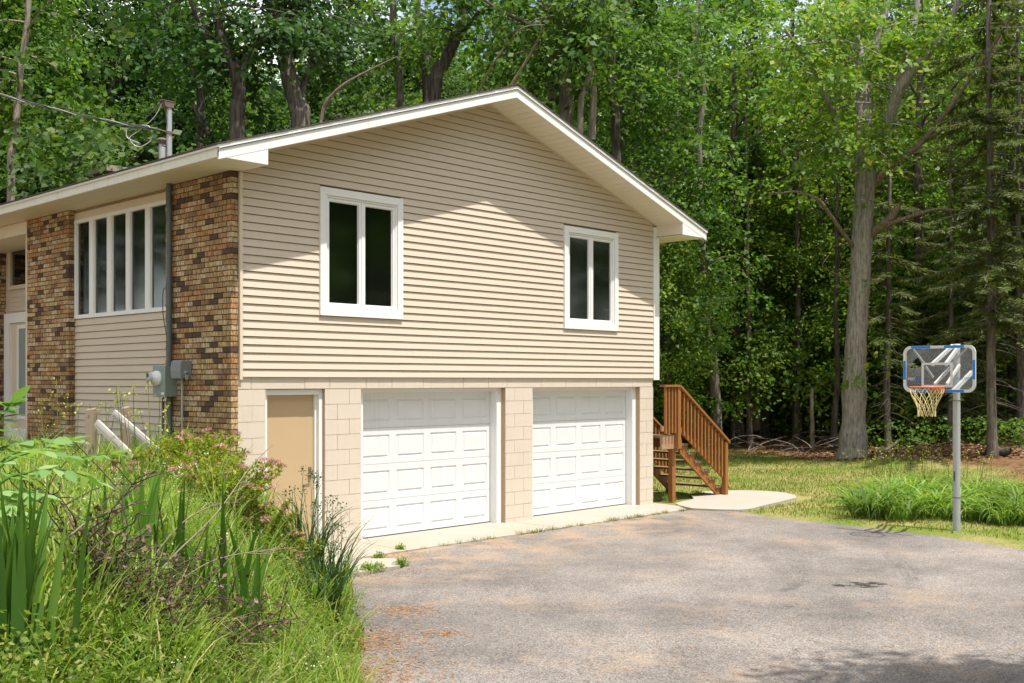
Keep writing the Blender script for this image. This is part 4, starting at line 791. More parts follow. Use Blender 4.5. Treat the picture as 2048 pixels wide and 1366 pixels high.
def rail(p0, p1, D0, D1, label):
    a = survey(*p0, D0); b = survey(*p1, D1); m = MB(); m.bar((0, 0, 0), tuple(b - a), 0.035, 0.075, (0.3, -0.5, 1)); m.bar(tuple((b - a) * 0.004 + np.array([-.01, -.018, .002])), tuple((b - a) * .996 + np.array([-.01, -.018, .002])), 0.02, 0.03, (0.3, -0.5, 1))
    return tag(m.build('fence_rail', M['silverwood'], None, tuple(a)), label, 'fence rail', 'fallen fence rails')
rail((228, 826), (318, 905), 11.7, 11.2, 'silvered rail leaning against the brown fence post'); rail((194, 846), (300, 950), 11.4, 10.6, 'silvered rail fallen from the left fence post into the plants')

# ------------------------------------------------------------------ foliage builders
def kites(P, U, Nn, S, wr=0.36, fold=0.12):
    """leaf blades: base P, direction U, blade normal Nn, length S"""
    U = norm(U); Nn = norm(Nn - (Nn * U).sum(-1, keepdims=True) * U); Wd = np.cross(Nn, U); S = S[:, None]
    m_ = P + U * S * 0.45
    V = np.stack([P, m_ + Wd * S * wr - Nn * S * fold * 0.3, P + U * S - Nn * S * fold, m_ - Wd * S * wr - Nn * S * fold * 0.3], 1)
    n = len(P); return V.reshape(-1, 3), np.arange(4 * n).reshape(n, 4)
def leaves6(P, U, Nn, S, wr=0.26, fold=0.10):
    """ovate blades with a midrib fold, for plants close to the viewer"""
    U = norm(U); Nn = norm(Nn - (Nn * U).sum(-1, keepdims=True) * U); Wd = np.cross(Nn, U); S = S[:, None]
    pt = lambda a, b, c: P + U * S * a + Wd * S * wr * b - Nn * S * c
    V = np.stack([pt(0, 0, 0), pt(0.22, 0.8, -0.02), pt(0.5, 1.0, 0.0), pt(0.8, 0.5, fold * .7), pt(1, 0, fold * 1.3), pt(0.8, -0.5, fold * .7), pt(0.5, -1.0, 0.0), pt(0.22, -0.8, -0.02), pt(0.35, 0, 0.05), pt(0.7, 0, fold * .9)], 1)
    q = np.array([[0, 1, 2, 8], [8, 2, 3, 9], [9, 3, 4, 5], [9, 5, 6, 8], [8, 6, 7, 0]]); n = len(P); return V.reshape(-1, 3), (np.arange(n)[:, None, None] * 10 + q[None]).reshape(-1, 4)
def sprays(rng, A, O, k, rad, size, droop=0.35, flat=0.10, up=1.0, wr=0.36):
    """k leaves in a flat drooping spray round every anchor A, tilted towards O"""
    N_ = len(A); A2 = np.repeat(A, k, 0); O2 = np.repeat(O, k, 0); n = N_ * k
    R0 = np.repeat(rad * (0.6 + 0.8 * rng.random(N_)), k); nr = norm(np.array([0, 0, up]) + 0.55 * O + rng.normal(size=(N_, 3)) * 0.22); nr = np.repeat(nr, k, 0)
    e1 = norm(np.cross(nr, np.array([0.3, 0.9, 0.1]))); e2 = np.cross(nr, e1)
    r = R0 * np.sqrt(rng.random(n)); th = rng.random(n) * 2 * math.pi
    ra = e1 * np.cos(th)[:, None] + e2 * np.sin(th)[:, None]
    P = A2 + ra * r[:, None] + nr * (rng.normal(size=n) * flat * R0)[:, None]; P[:, 2] -= droop * r * r / np.maximum(R0, 1e-3)
    U = ra + rng.normal(size=(n, 3)) * 0.55 + np.array([0, 0, -0.25]); Nn = nr + rng.normal(size=(n, 3)) * 0.5
    return kites(P, U, Nn, size * np.repeat(0.72 + 0.55 * rng.random(N_), k) * (0.6 + 0.8 * rng.random(n)), wr)
def ribbons(rng, B, az, Hh, bend, wd, nseg=4, curl=1.0, tilt=None, crease=0.0):
    """grass-like blades as tapering strips: bases B, heading az, length Hh, bend in radians at the tip"""
    n = len(B); t = np.linspace(0, 1, nseg + 1); dirh = np.stack([np.cos(az), np.sin(az), np.zeros(n)], -1); side = np.stack([-np.sin(az), np.cos(az), np.zeros(n)], -1)
    tilt = np.zeros(n) if tilt is None else tilt
    th = tilt[:, None] + bend[:, None] * (t[None, :] ** curl)                          # angle from vertical along the blade
    st_ = (Hh / nseg)[:, None]
    dx = np.sin(th) * st_; dz = np.cos(th) * st_
    x = np.concatenate([np.zeros((n, 1)), np.cumsum((dx[:, :-1] + dx[:, 1:]) / 2, 1)], 1); z = np.concatenate([np.zeros((n, 1)), np.cumsum((dz[:, :-1] + dz[:, 1:]) / 2, 1)], 1)
    C_ = B[:, None, :] + dirh[:, None, :] * x[:, :, None] + np.array([0, 0, 1.0]) * z[:, :, None]
    prof = np.interp(t, [0, 0.25, 0.6, 1], [0.7, 1.0, 0.85, 0.06]); tw = rng.normal(size=n) * 0.5
    sd = side[:, None, :] * np.cos(tw * 1.0)[:, None, None] + dirh[:, None, :] * np.sin(tw)[:, None, None]
    off = sd * (wd[:, None] * prof[None, :] / 2)[:, :, None]
    if crease:
        nrm = np.cross(off, np.gradient(C_, axis=1)); nrm = norm(nrm); V = np.stack([C_ - off, C_ + nrm * np.linalg.norm(off, axis=-1, keepdims=True) * crease, C_ + off], 2).reshape(n, -1, 3); m_ = 3 * (nseg + 1)
        q = np.array([[3 * i + j, 3 * i + j + 1, 3 * i + j + 4, 3 * i + j + 3] for i in range(nseg) for j in (0, 1)]); return V.reshape(-1, 3), (np.arange(n)[:, None, None] * m_ + q[None]).reshape(-1, 4)
    V = np.stack([C_ - off, C_ + off], 2).reshape(n, -1, 3); m_ = 2 * (nseg + 1)
    q = np.array([[2 * i, 2 * i + 1, 2 * i + 3, 2 * i + 2] for i in range(nseg)]); Q = (np.arange(n)[:, None, None] * m_ + q[None]).reshape(-1, 4)
    return V.reshape(-1, 3), Q
def in_view(x, y, margin=0.05, dmin=1.0):
    D = (x - CAM[0]) * FW[0] + (y - CAM[1]) * FW[1]; l = (x - CAM[0]) * RT[0] + (y - CAM[1]) * RT[1]
    return (D > dmin) & (np.abs(l) < D * (0.4695 + margin))

# ------------------------------------------------------------------ tree builders
def limb_anchors(rng, L, out, nb, sub, tubes, r0):
    """side twigs along the limb polyline L; returns spray anchors"""
    A, O = [], []
    for s in rng.uniform(0.30, 1.0, nb):
        i = s * (len(L) - 1); k = int(min(i, len(L) - 2)); p = L[k] + (L[k + 1] - L[k]) * (i - k)
        d = norm(out + rng.normal(size=3) * 0.8 + np.array([0, 0, 0.15])); ln = sub * rng.uniform(0.4, 1.1) * (1.15 - 0.5 * s)
        e = p + d * ln; e[2] -= 0.12 * ln
        tubes.append((np.array([p, (p + e) / 2 + rng.normal(size=3) * 0.06, e]), np.array([r0 * 0.3, r0 * 0.2, 0.006]), 4))
        A.append(e); O.append(d); A.append((p + e) / 2); O.append(d)
    A.append(L[-1]); O.append(norm(L[-1] - L[-2])); return A, O
def hardwood(seed, Ht, r0, zb, R, nl, k, size, matl, matb, name, sub=1.0, nb=4, lean=0.02, rad=0.75, asc=(20, 55), taper=0.72):
    rng = np.random.default_rng(seed); n = 12; t = np.linspace(0, 1, n)
    wob = np.cumsum(rng.normal(size=(n, 2)) * lean * Ht / n * 1.6, 0); P = np.c_[wob, t * Ht * 0.94]; P[0, :2] = 0; P[1, :2] *= 0.3
    rr_ = r0 * (1 - 0.88 * t) ** 0.9; rr_[0] *= 1.35; rr_[1] *= 1.02
    tubes = [(spline(P, 26), np.interp(np.linspace(0, 1, 26), t, rr_), 9)]; A, O = [], []
    for i in range(nl):
        f = (i + rng.random() * 0.8) / nl; z = zb + (Ht * 0.92 - zb) * f; az = i * 2.39996 + rng.normal() * 0.3
        p = np.array([np.interp(z, P[:, 2], P[:, 0]), np.interp(z, P[:, 2], P[:, 1]), z]); rl = np.interp(z, P[:, 2], rr_)
        Ln = R * (0.55 + 0.6 * math.sin(math.pi * min(1, f * 0.85 + 0.25))) * rng.uniform(0.75, 1.15) * (1 - taper * f); el = math.radians(rng.uniform(*asc) + 18 * f)
        d = np.array([math.cos(az), math.sin(az), 0]); s = np.linspace(0, 1, 6)[:, None]
        L = p + d * math.cos(el) * Ln * s + np.array([0, 0, 1.0]) * Ln * (math.sin(el) * s - 0.28 * s ** 2.4) + np.cumsum(rng.normal(size=(6, 3)) * 0.045 * Ln, 0) * (s > 0)
        tubes.append((L, np.linspace(max(0.45 * rl, 0.018), 0.010, 6), 6)); a, o = limb_anchors(rng, L, d, nb, sub * R * 0.33, tubes, max(0.4 * rl, 0.02)); A += a; O += o
    nb_ = NB()
    for tb_ in tubes: nb_.tube(*tb_)
    tm = nb_.mesh(name + '_trunk', M[matb], True); V, Q = sprays(rng, np.array(A), np.array(O), k, rad, size); cm = quad_mesh(name + '_crown', V, Q, M[matl])
    return tm, cm
def spruce(seed, Ht, r0, zb, R, name, dead=True, step=0.46, per=4, tw=0.062):
    rng = np.random.default_rng(seed); nb_ = NB(); P = np.c_[np.cumsum(rng.normal(size=(9, 2)) * 0.03, 0), np.linspace(0, Ht, 9)]; P[0, :2] = 0
    nb_.tube(spline(P, 20), np.interp(np.linspace(0, 1, 20), [0, 0.05, 1], [r0 * 1.3, r0, 0.02]), 9); VP, VU, VN, VS = [], [], [], []
    z = zb
    while z < Ht * 0.98:
        f = (z - zb) / (Ht - zb); Ln = R * (1 - f) ** 0.75 * min(1, 0.6 + f * 4)
        for j in range(per):
            az = rng.random() * 6.283; L_ = Ln * rng.uniform(0.65, 1.1) + 0.15; d = np.array([math.cos(az), math.sin(az), 0]); s = np.linspace(0, 1, 7)[:, None]
            p0 = np.array([np.interp(z, P[:, 2], P[:, 0]), np.interp(z, P[:, 2], P[:, 1]), z + rng.normal() * 0.1])
            B = p0 + d * L_ * s + np.array([0, 0, 1.0]) * L_ * (0.05 * s - 0.42 * s ** 1.5 + 0.16 * s ** 4); nb_.tube(B, np.linspace(0.022, 0.004, 7), 4)
            m_ = int(L_ / tw) + 3; q = rng.uniform(0.12, 1, m_ * 2); i = q * 6; k = np.minimum(i.astype(int), 5); pos = B[k] + (B[k + 1] - B[k]) * (i - k)[:, None]
            side = np.cross(d, [0, 0, 1.0]) * np.where(rng.random(m_ * 2) < 0.5, -1, 1)[:, None]
            ln = (0.11 + 0.20 * (1 - q) * min(1, L_ / 1.5)) * rng.uniform(0.7, 1.3, m_ * 2)
            u = norm(d * 0.75 + side * 0.8 + np.array([0, 0, -0.38]) + rng.normal(size=(m_ * 2, 3)) * 0.18)
            for kk in range(3):
                uu = norm(u + (side * (0.5 * (kk - 1)) + rng.normal(size=u.shape) * 0.22)); VP.append(pos + u * ln[:, None] * 0.30 * kk); VU.append(uu); VN.append(np.array([0, 0, 1.0]) + rng.normal(size=u.shape) * 0.5); VS.append(ln * (1.0 - 0.18 * kk))
        z += step * rng.uniform(0.7, 1.3)
    if dead:
        for _ in range(46):
            zz = rng.uniform(0.9, zb + 1.5); az = rng.random() * 6.283; L_ = rng.uniform(0.3, 1.3); d = np.array([math.cos(az), math.sin(az), 0]); s = np.linspace(0, 1, 4)[:, None]
            nb_.tube(np.array([0, 0, zz]) + d * L_ * s + np.array([0, 0, 1.0]) * (-0.35 * L_ * s ** 1.6), np.linspace(0.010, 0.003, 4), 3)
    V, Q = kites(np.concatenate(VP), np.concatenate(VU), np.concatenate(VN), np.concatenate(VS), 0.115, 0.18)
    return nb_.mesh(name + '_trunk', M['bark_grey'], True), quad_mesh(name + '_crown', V, Q, M['needle'])
def plant_tree(kind, meshes, loc, rz, sc, label, cat='tree', group=None, sink=0.12):
    z0 = float(terrain(loc[0], loc[1])) - sink; t = empty(kind, (loc[0], loc[1], z0), rz); s_ = sc if isinstance(sc, (tuple, list)) else (sc, sc, sc); t.scale = s_
    link('trunk', meshes[0], t); link('crown', meshes[1], t); return tag(t, label, cat, group)

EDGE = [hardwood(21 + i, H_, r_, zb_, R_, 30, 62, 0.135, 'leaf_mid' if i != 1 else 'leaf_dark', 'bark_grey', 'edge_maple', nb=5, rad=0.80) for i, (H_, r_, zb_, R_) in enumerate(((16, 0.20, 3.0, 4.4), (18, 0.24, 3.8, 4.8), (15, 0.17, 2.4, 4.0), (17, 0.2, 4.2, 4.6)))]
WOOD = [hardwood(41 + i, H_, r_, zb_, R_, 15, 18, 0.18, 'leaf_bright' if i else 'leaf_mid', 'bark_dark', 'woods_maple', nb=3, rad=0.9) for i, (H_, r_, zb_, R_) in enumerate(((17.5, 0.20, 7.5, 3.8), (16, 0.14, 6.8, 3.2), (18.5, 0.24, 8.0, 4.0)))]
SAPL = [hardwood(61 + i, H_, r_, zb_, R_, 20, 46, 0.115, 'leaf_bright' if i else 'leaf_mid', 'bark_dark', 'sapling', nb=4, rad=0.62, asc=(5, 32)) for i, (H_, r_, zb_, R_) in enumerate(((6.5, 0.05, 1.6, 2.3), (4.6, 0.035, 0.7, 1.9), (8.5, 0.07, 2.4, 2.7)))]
POLE = [hardwood(71 + i, H_, r_, 8.0, 2.0, 8, 14, 0.16, 'leaf_bright', 'bark_dark', 'slim_tree', nb=3, rad=0.7) for i, (H_, r_) in enumerate(((17, 0.075), (15, 0.10)))]
SPRU = [spruce(81, 17, 0.12, 3.4, 2.6, 'spruce', per=5), spruce(82, 13, 0.11, 3.0, 2.0, 'spruce'), spruce(83, 9, 0.08, 1.0, 1.9, 'spruce', step=0.36)]

# ------------------------------------------------------------------ hero trees with limbs as seen
def hero(name, label, base, limbs, matb, crown_mesh_args, bright='leaf_bright', cat='tree'):
    """limbs: list of (points[(px,py,depth)], radii px) surveyed from the photograph; crown grows on the listed twigs"""
    rng = np.random.default_rng(crown_mesh_args['seed']); b = np.array(base); t = empty(name, tuple(b)); tag(t, label, cat)
    A, O = [], []
    nb_ = NB(); dead_ = NB(); twigs = []
    for L in limbs:
        pts = np.array([survey(*p) for p in L['p']]) - b; Dm = np.array([p[2] for p in L['p']]); rad = np.array(L['r']) * Dm / F_PX
        n = max(10, len(pts) * 5); P = spline(pts, n); R_ = np.interp(np.linspace(0, 1, n), np.linspace(0, 1, len(rad)), rad)
        dd = L.get('dead', False); (dead_ if dd else nb_).tube(P, R_ * (1 + 0.05 * rng.normal(size=n)), L.get('seg', 10))
        if L.get('leaf', 0):
            for _ in range(L['leaf']):
                s = rng.uniform(L.get('from', 0.3), 1); p = P[int(s * (n - 1))]; az = rng.random() * 6.283; d = np.array([math.cos(az), math.sin(az), rng.uniform(-0.1, 0.5)]); ln = L.get('len', 1.8) * rng.uniform(0.4, 1.2)
                e = p + d * ln; e[2] -= 0.25 * ln; mid = (p + e) / 2 + np.array([0, 0, 0.15 * ln]); nb_.tube(spline([p, mid, e], 6), np.linspace(0.028, 0.006, 6), 4)
                for f in (0.5, 0.75, 1.0): A.append(p + (e - p) * f + rng.normal(size=3) * 0.2); O.append(norm(d))
    for (px, py, D, n, sx, sy, sd) in crown_mesh_args.get('clouds', []):
        for _ in range(n): A.append(survey(px + rng.normal() * sx, py + rng.normal() * sy, D + rng.normal() * sd) - b); O.append(norm(np.array([-FW[0], -FW[1], 0.1]) + rng.normal(size=3) * 0.5))
    link('trunk', nb_.mesh(name + '_trunk', M[matb], True), t)
    if dead_.n: link('dead_limb', dead_.mesh(name + '_dead_limb', M['deadwood'], True), t)
    if A:
        c = crown_mesh_args; V, Q = sprays(rng, np.array(A), np.array(O), c['k'], c['rad'], c['size']); link('crown', quad_mesh(name + '_crown', V, Q, M[bright]), t)
    return t
def gb(px, py, D):
    p = survey(px, py, D); return (p[0], p[1], float(terrain(p[0], p[1])) - 0.1)
D0 = 29.6
hero('oak_tree', 'massive grey-barked tree with bare dead limbs behind the lawn', gb(1703, 928, D0), [
    dict(p=[(1703, 940, D0), (1705, 905, D0), (1707, 850, D0), (1711, 700, D0), (1720, 560, D0), (1726, 440, D0), (1731, 350, D0), (1729, 290, D0), (1727, 184, D0 + .3), (1722, 130, D0 + .4), (1706, 40, D0 + .6), (1698, -60, D0 + .8)], r=[37, 30, 24.5, 21.5, 20, 20, 20, 17, 15, 11, 8, 6], seg=16, leaf=8, **{'from': 0.6}, len=2.4),
    dict(p=[(1724, 150, D0 + .3), (1742, 115, D0), (1757, 70, D0), (1776, 0, D0), (1788, -80, D0)], r=[11, 9, 7, 6, 5], leaf=6, len=2.0),
    dict(p=[(1745, 330, D0), (1758, 290, D0 - .3), (1778, 240, D0 - .6), (1800, 176, D0 - 1), (1841, 123, D0 - 1.3), (1875, 85, D0 - 1.6), (1902, 41, D0 - 1.9), (1926, -30, D0 - 2.2)], r=[12, 11, 11, 11.5, 10, 8.5, 7, 5], leaf=8, len=2.2),
    dict(p=[(1795, 190, D0 - .8), (1812, 120, D0 - .4), (1830, 40, D0), (1838, -40, D0)], r=[9, 8, 6, 5], leaf=6, len=2.0),
    dict(p=[(1717, 350, D0), (1700, 310, D0 - .5), (1684, 285, D0 - 1), (1655, 200, D0 - 1.8), (1620, 130, D0 - 2.4), (1570, 60, D0 - 3)], r=[7, 6, 5, 5, 4, 3], leaf=16, len=2.2),
    dict(p=[(1748, 366, D0), (1780, 335, D0 - .2), (1812, 311, D0 - .5), (1849, 279, D0 - .9), (1880, 240, D0 - 1.3), (1907, 205, D0 - 1.6), (1956, 135, D0 - 2), (1990, 85, D0 - 2.2), (2017, 41, D0 - 2.4), (2040, -10, D0 - 2.6)], r=[8, 7, 6.5, 6, 5, 4.6, 3.6, 3, 2.6, 2], dead=True, seg=8),
    dict(p=[(1849, 279, D0 - .9), (1880, 262, D0 - 1.2), (1915, 245, D0 - 1.6), (1950, 228, D0 - 2)], r=[3.5, 3, 2, 1.2], dead=True, seg=6), dict(p=[(1956, 135, D0 - 2), (1985, 110, D0 - 2), (2003, 70, D0 - 2), (2015, 40, D0 - 2)], r=[3, 2.5, 2, 1.2], dead=True, seg=6),
    dict(p=[(1742, 470, D0), (1760, 452, D0 - .3), (1778, 440, D0 - .5), (1793, 418, D0 - .7), (1800, 408, D0 - .8)], r=[9, 9.5, 9, 7, 2.5], dead=True, seg=9),
    dict(p=[(1770, 452, D0 - .4), (1795, 442, D0 - .8), (1835, 428, D0 - 1.2), (1874, 418, D0 - 1.6), (1905, 420, D0 - 1.9), (1937, 421, D0 - 2.2)], r=[5, 4.6, 3.8, 3, 2.2, 1.4], dead=True, seg=7),
    dict(p=[(1708, 494, D0), (1690, 472, D0 - .4), (1661, 430, D0 - .9), (1640, 402, D0 - 1.2), (1628, 395, D0 - 1.3), (1610, 388, D0 - 1.5), (1587, 383, D0 - 1.8), (1560, 386, D0 - 2), (1534, 385, D0 - 2.3)], r=[4.6, 4.2, 3.6, 3.2, 3, 2.6, 2.2, 1.6, 1], dead=True, seg=7),
    dict(p=[(1705, 570, D0), (1680, 552, D0 - .5), (1655, 540, D0 - 1), (1645, 530, D0 - 1.2), (1660, 508, D0 - 1.3)], r=[2.2, 1.8, 1.4, 1.1, .7], dead=True, seg=5), dict(p=[(1738, 566, D0), (1755, 562, D0 - .2), (1762, 560, D0 - .3)], r=[3, 2.4, 2], dead=True, seg=6)],
    'bark_oak', dict(seed=5, k=42, rad=0.50, size=0.14, clouds=[(1650, 20, 27, 18, 60, 16, 1.2), (1690, 150, 27.5, 9, 40, 20, 1), (1540, 60, 27, 16, 60, 40, 1.5), (1690, 275, 28, 7, 45, 12, 1), (1790, 40, 28, 6, 60, 30, 1.5), (1770, 305, 28.5, 4, 20, 8, .4), (1720, 415, 29, 2, 14, 10, .3), (1712, 560, 29, 1, 10, 6, .2), (1745, 705, 29.2, 1, 5, 3, .1), (1718, 768, 29.2, 1, 4, 3, .1)]))
def T(px, base_y, D, pts, r, label, mat, **kw):
    P = [(a, b, D + (c if len(q) > 2 else 0)) for q in pts for a, b, c in [(q[0], q[1], q[2] if len(q) > 2 else 0)]]
    limbs = [dict(p=P, r=r, seg=9, leaf=kw.get('leaf', 8), **{'from': kw.get('frm', 0.45)}, len=kw.get('len', 2.0))]
    for br in kw.get('br', []): limbs.append(dict(p=[(a, b, D + c) for a, b, c in br[0]], r=br[1], seg=7, leaf=br[2] if len(br) > 2 else 6, len=2.0, dead=br[3] if len(br) > 3 else False))
    return hero(kw.get('name', 'maple_tree'), label, gb(px, base_y, D), limbs, mat, dict(seed=int(px), k=kw.get('k', 44), rad=0.62, size=0.15, clouds=kw.get('clouds', [])), kw.get('leafm', 'leaf_mid'))
T(22, 700, 24, [(20, 760), (22, 345), (28, 280), (36, 200), (42, 130), (55, 40), (60, -60)], [10, 8, 7.5, 7, 6.5, 5.5, 4], 'pale leaning trunk rising at the far left above the eave', 'bark_pale', leaf=12, frm=0.4, clouds=[(60, 330, 20, 10, 70, 30, 1), (150, 300, 20.5, 10, 80, 30, 1), (120, 160, 22, 14, 80, 70, 1.5)], leafm='leaf_mid')
T(475, 700, 25, [(473, 780), (474, 260), (478, 200), (476, 155), (455, 105), (440, 60), (425, -30)], [20, 16, 15, 15, 12, 10, 7], 'dark forked maple rising behind the left roof slope', 'bark_dark', leaf=12, frm=0.5, br=[([(476, 155, 0), (492, 120, .3), (520, 80, .6), (545, 20, 1), (560, -40, 1.2)], [12, 10, 8, 6, 5], 8), ([(440, 120, 0), (405, 60, -.5), (380, 0, -1), (365, -60, -1)], [6, 5, 4, 3], 8)], leafm='leaf_dark')
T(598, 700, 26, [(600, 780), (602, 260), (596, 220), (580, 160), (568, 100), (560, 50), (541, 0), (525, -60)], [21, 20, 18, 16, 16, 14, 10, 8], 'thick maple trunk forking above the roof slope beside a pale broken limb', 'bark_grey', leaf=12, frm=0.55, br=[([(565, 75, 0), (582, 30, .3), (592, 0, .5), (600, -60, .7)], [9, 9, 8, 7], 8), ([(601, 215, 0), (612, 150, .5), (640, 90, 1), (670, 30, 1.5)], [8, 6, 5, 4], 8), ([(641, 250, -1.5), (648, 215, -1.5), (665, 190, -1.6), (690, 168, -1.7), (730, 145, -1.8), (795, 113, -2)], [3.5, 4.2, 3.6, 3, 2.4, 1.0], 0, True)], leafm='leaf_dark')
T(400, 700, 27, [(402, 780), (402, 240), (396, 165), (372, 70), (350, 0), (340, -60)], [10, 9, 8.5, 7.5, 7, 6], 'slim dark trunk leaning left behind the service mast', 'bark_dark', leaf=10, br=[([(420, 270, -.5), (400, 235, -.5), (385, 205, -.5)], [6, 5.5, 3], 2), ([(300, -40, 0), (335, 40, 0), (345, 75, 0)], [5, 6, 6], 4)], leafm='leaf_dark')
T(800, 700, 29, [(803, 780), (800, 150), (795, 110), (787, 50), (786, -60)], [9, 8, 7.5, 7, 6], 'slender light trunk behind the upper left roof slope', 'bark_grey', leaf=8, leafm='leaf_mid')
T(852, 700, 30, [(855, 780), (853, 145), (845, 95), (836, 40), (836, -60)], [10, 8.5, 8, 7, 6], 'slender straight trunk just right of the light one above the roof', 'bark_dark', leaf=8, leafm='leaf_mid')
T(880, 700, 27, [(850, 780), (870, 195), (888, 130), (905, 90), (922, 40), (935, -20), (945, -80)], [15, 13, 12, 12, 11, 9, 7], 'stout dark trunk leaning right above the roof slope', 'bark_dark', leaf=10, br=[([(902, 100, 0), (930, 60, -.3), (958, 22, -.6)], [6, 4.5, 3], 4), ([(955, 190, -1.5), (985, 130, -2), (1040, 60, -2.5), (1090, 50, -3)], [2.4, 2, 2, 1.4], 0, True), ([(1022, 172, -1.8), (1060, 110, -2), (1090, 55, -2.4)], [3.5, 3, 2], 0, True)], leafm='leaf_mid')
T(1132, 700, 27, [(1133, 790), (1133, 240), (1130, 150), (1127, 90), (1116, 40), (1108, -40)], [16, 15.5, 14.5, 14, 12, 9], 'tall main trunk with side stems behind the ridge of the roof', 'bark_grey', leaf=14, br=[([(1105, 200, .6), (1100, 120, .6), (1098, 40, .5), (1090, -50, .5)], [9, 9, 9, 7], 6), ([(1125, 75, 0), (1105, 40, -.6), (1080, 0, -1), (1060, -40, -1.3)], [7, 6, 5, 4], 6), ([(1080, 65, -1), (1040, 40, -1.4), (990, 15, -1.8), (950, -15, -2)], [5, 4.2, 3.2, 2], 0, True)], clouds=[(1150, 60, 25, 16, 60, 40, 1), (1230, 60, 25, 16, 50, 50, 1)], leafm='leaf_mid')
T(1162, 700, 26, [(1160, 790), (1160, 260), (1170, 180), (1182, 130), (1180, 60), (1190, -40)], [7, 6, 5.5, 6, 6, 5], 'thin pale twin stem right of the ridge', 'bark_pale', leaf=8, br=[([(1183, 280, .2), (1186, 200, .2), (1182, 130, .1)], [8, 8, 7], 2)], leafm='leaf_mid')
T(1228, 700, 29, [(1232, 790), (1232, 290), (1226, 200), (1224, 100), (1260, 0), (1280, -60)], [11, 10, 9, 9, 7, 5], 'dark trunk half hidden by leaves over the right roof slope', 'bark_dark', leaf=12, leafm='leaf_mid')
T(1432, 850, 33, [(1434, 880), (1433, 842), (1428, 760), (1423, 707), (1412, 650), (1408, 600), (1406, 535), (1402, 450), (1400, 400), (1398, 270), (1408, 180), (1392, 60), (1396, 0)], [13, 11, 10.5, 10, 10, 9.5, 9, 8, 7, 6, 4.5, 3.5, 3], 'smooth grey curved trunk rising just right of the stair railing', 'bark_grey', leaf=14, frm=0.45, clouds=[(1400, 330, 30.5, 9, 30, 40, .8), (1405, 200, 30.5, 10, 30, 50, .8), (1395, 70, 30.5, 10, 35, 45, .8), (1440, 430, 31, 6, 25, 30, .6)], name='young_maple', leafm='leaf_mid')
T(1525, 850, 37, [(1530, 900), (1527, 840), (1522, 700), (1520, 560), (1516, 420), (1512, 300), (1508, 100), (1505, -50)], [15, 13, 12, 12, 11, 9, 7, 6], 'thick dark trunk in the shade between the curved trunk and the big oak', 'bark_dark', leaf=10, frm=0.6, br=[([(1512, 860, -1), (1511, 800, -1), (1514, 760, -1), (1509, 745, -1)], [9, 8, 8, 3], 0, True)], leafm='leaf_mid')

# ------------------------------------------------------------------ the rest of the woods
rw = np.random.default_rng(77); placed = []
def free(x, y, dmin):
    return all((x - a) ** 2 + (y - b) ** 2 > dmin * dmin for a, b in placed)
def cam_xy(D, l): return CAM[0] + D * FW[0] + l * RT[0], CAM[1] + D * FW[1] + l * RT[1]
# leafy trees standing right behind the house
k = 0
for D in (24.5, 27, 30, 33.5, 38, 43, 49, 55):
    for l in np.arange(-0.56 * D, 0.12 * D, 3.0):
        x, y = cam_xy(D + rw.normal() * 0.7, l + rw.normal() * 0.7)
        if y < 16.8 or not free(x, y, 2.2): continue
        placed.append((x, y)); plant_tree('maple_tree', EDGE[k % 4], (x, y), rw.random() * 6.28, rw.uniform(0.85, 1.15), 'leafy maple filling the dense canopy behind the roof', group='maples of the canopy behind the house'); k += 1
# trees along the right-hand wood edge and behind it
for D in (34, 40, 46):
    for l in np.arange(0.10 * D, 0.58 * D, 4.6):
        x, y = cam_xy(D + rw.normal() * 1.0, l + rw.normal() * 0.8)
        if (x * 0.93 - y * 0.36) < 19.5 or not free(x, y, 1.9) or (D < 36 and rw.random() < 0.35): continue
        placed.append((x, y)); plant_tree('woodland_tree', WOOD[k % 3], (x, y), rw.random() * 6.28, rw.uniform(0.85, 1.15), 'dark bare-stemmed tree deep in the shaded right-hand woods', group='dark trunks of the right-hand woods'); k += 1
for i, (px, D, v, s, lb) in enumerate(((1592, 36, 1, 0.9, 'straight slim trunk left of the short pale snag'), (1640, 40, 1, 1.0, 'slim dark trunk between the pale snag and the big oak'), (1827, 36, 2, 1.0, 'thick brown trunk behind the hanging net'), (1480, 38, 1, 0.8, 'thin dark trunk right of the curved grey one'))):
    p = survey(px, 880, D); placed.append((p[0], p[1])); plant_tree('woodland_tree', WOOD[v], (p[0], p[1]), i * 1.3, s, lb)
for i in range(26):
    D = rw.uniform(34, 52); l = rw.uniform(0.19, 0.50) * D; x, y = cam_xy(D, l)
    if not free(x, y, 0.9): continue
    placed.append((x, y)); sx_ = rw.uniform(0.7, 1.2); plant_tree('slim_tree', POLE[i % 2], (x, y), rw.random() * 6.28, (sx_, sx_, rw.uniform(0.9, 1.15)), 'slim pole-like tree in the gaps of the right-hand woods', group='slim trunks of the right-hand woods')
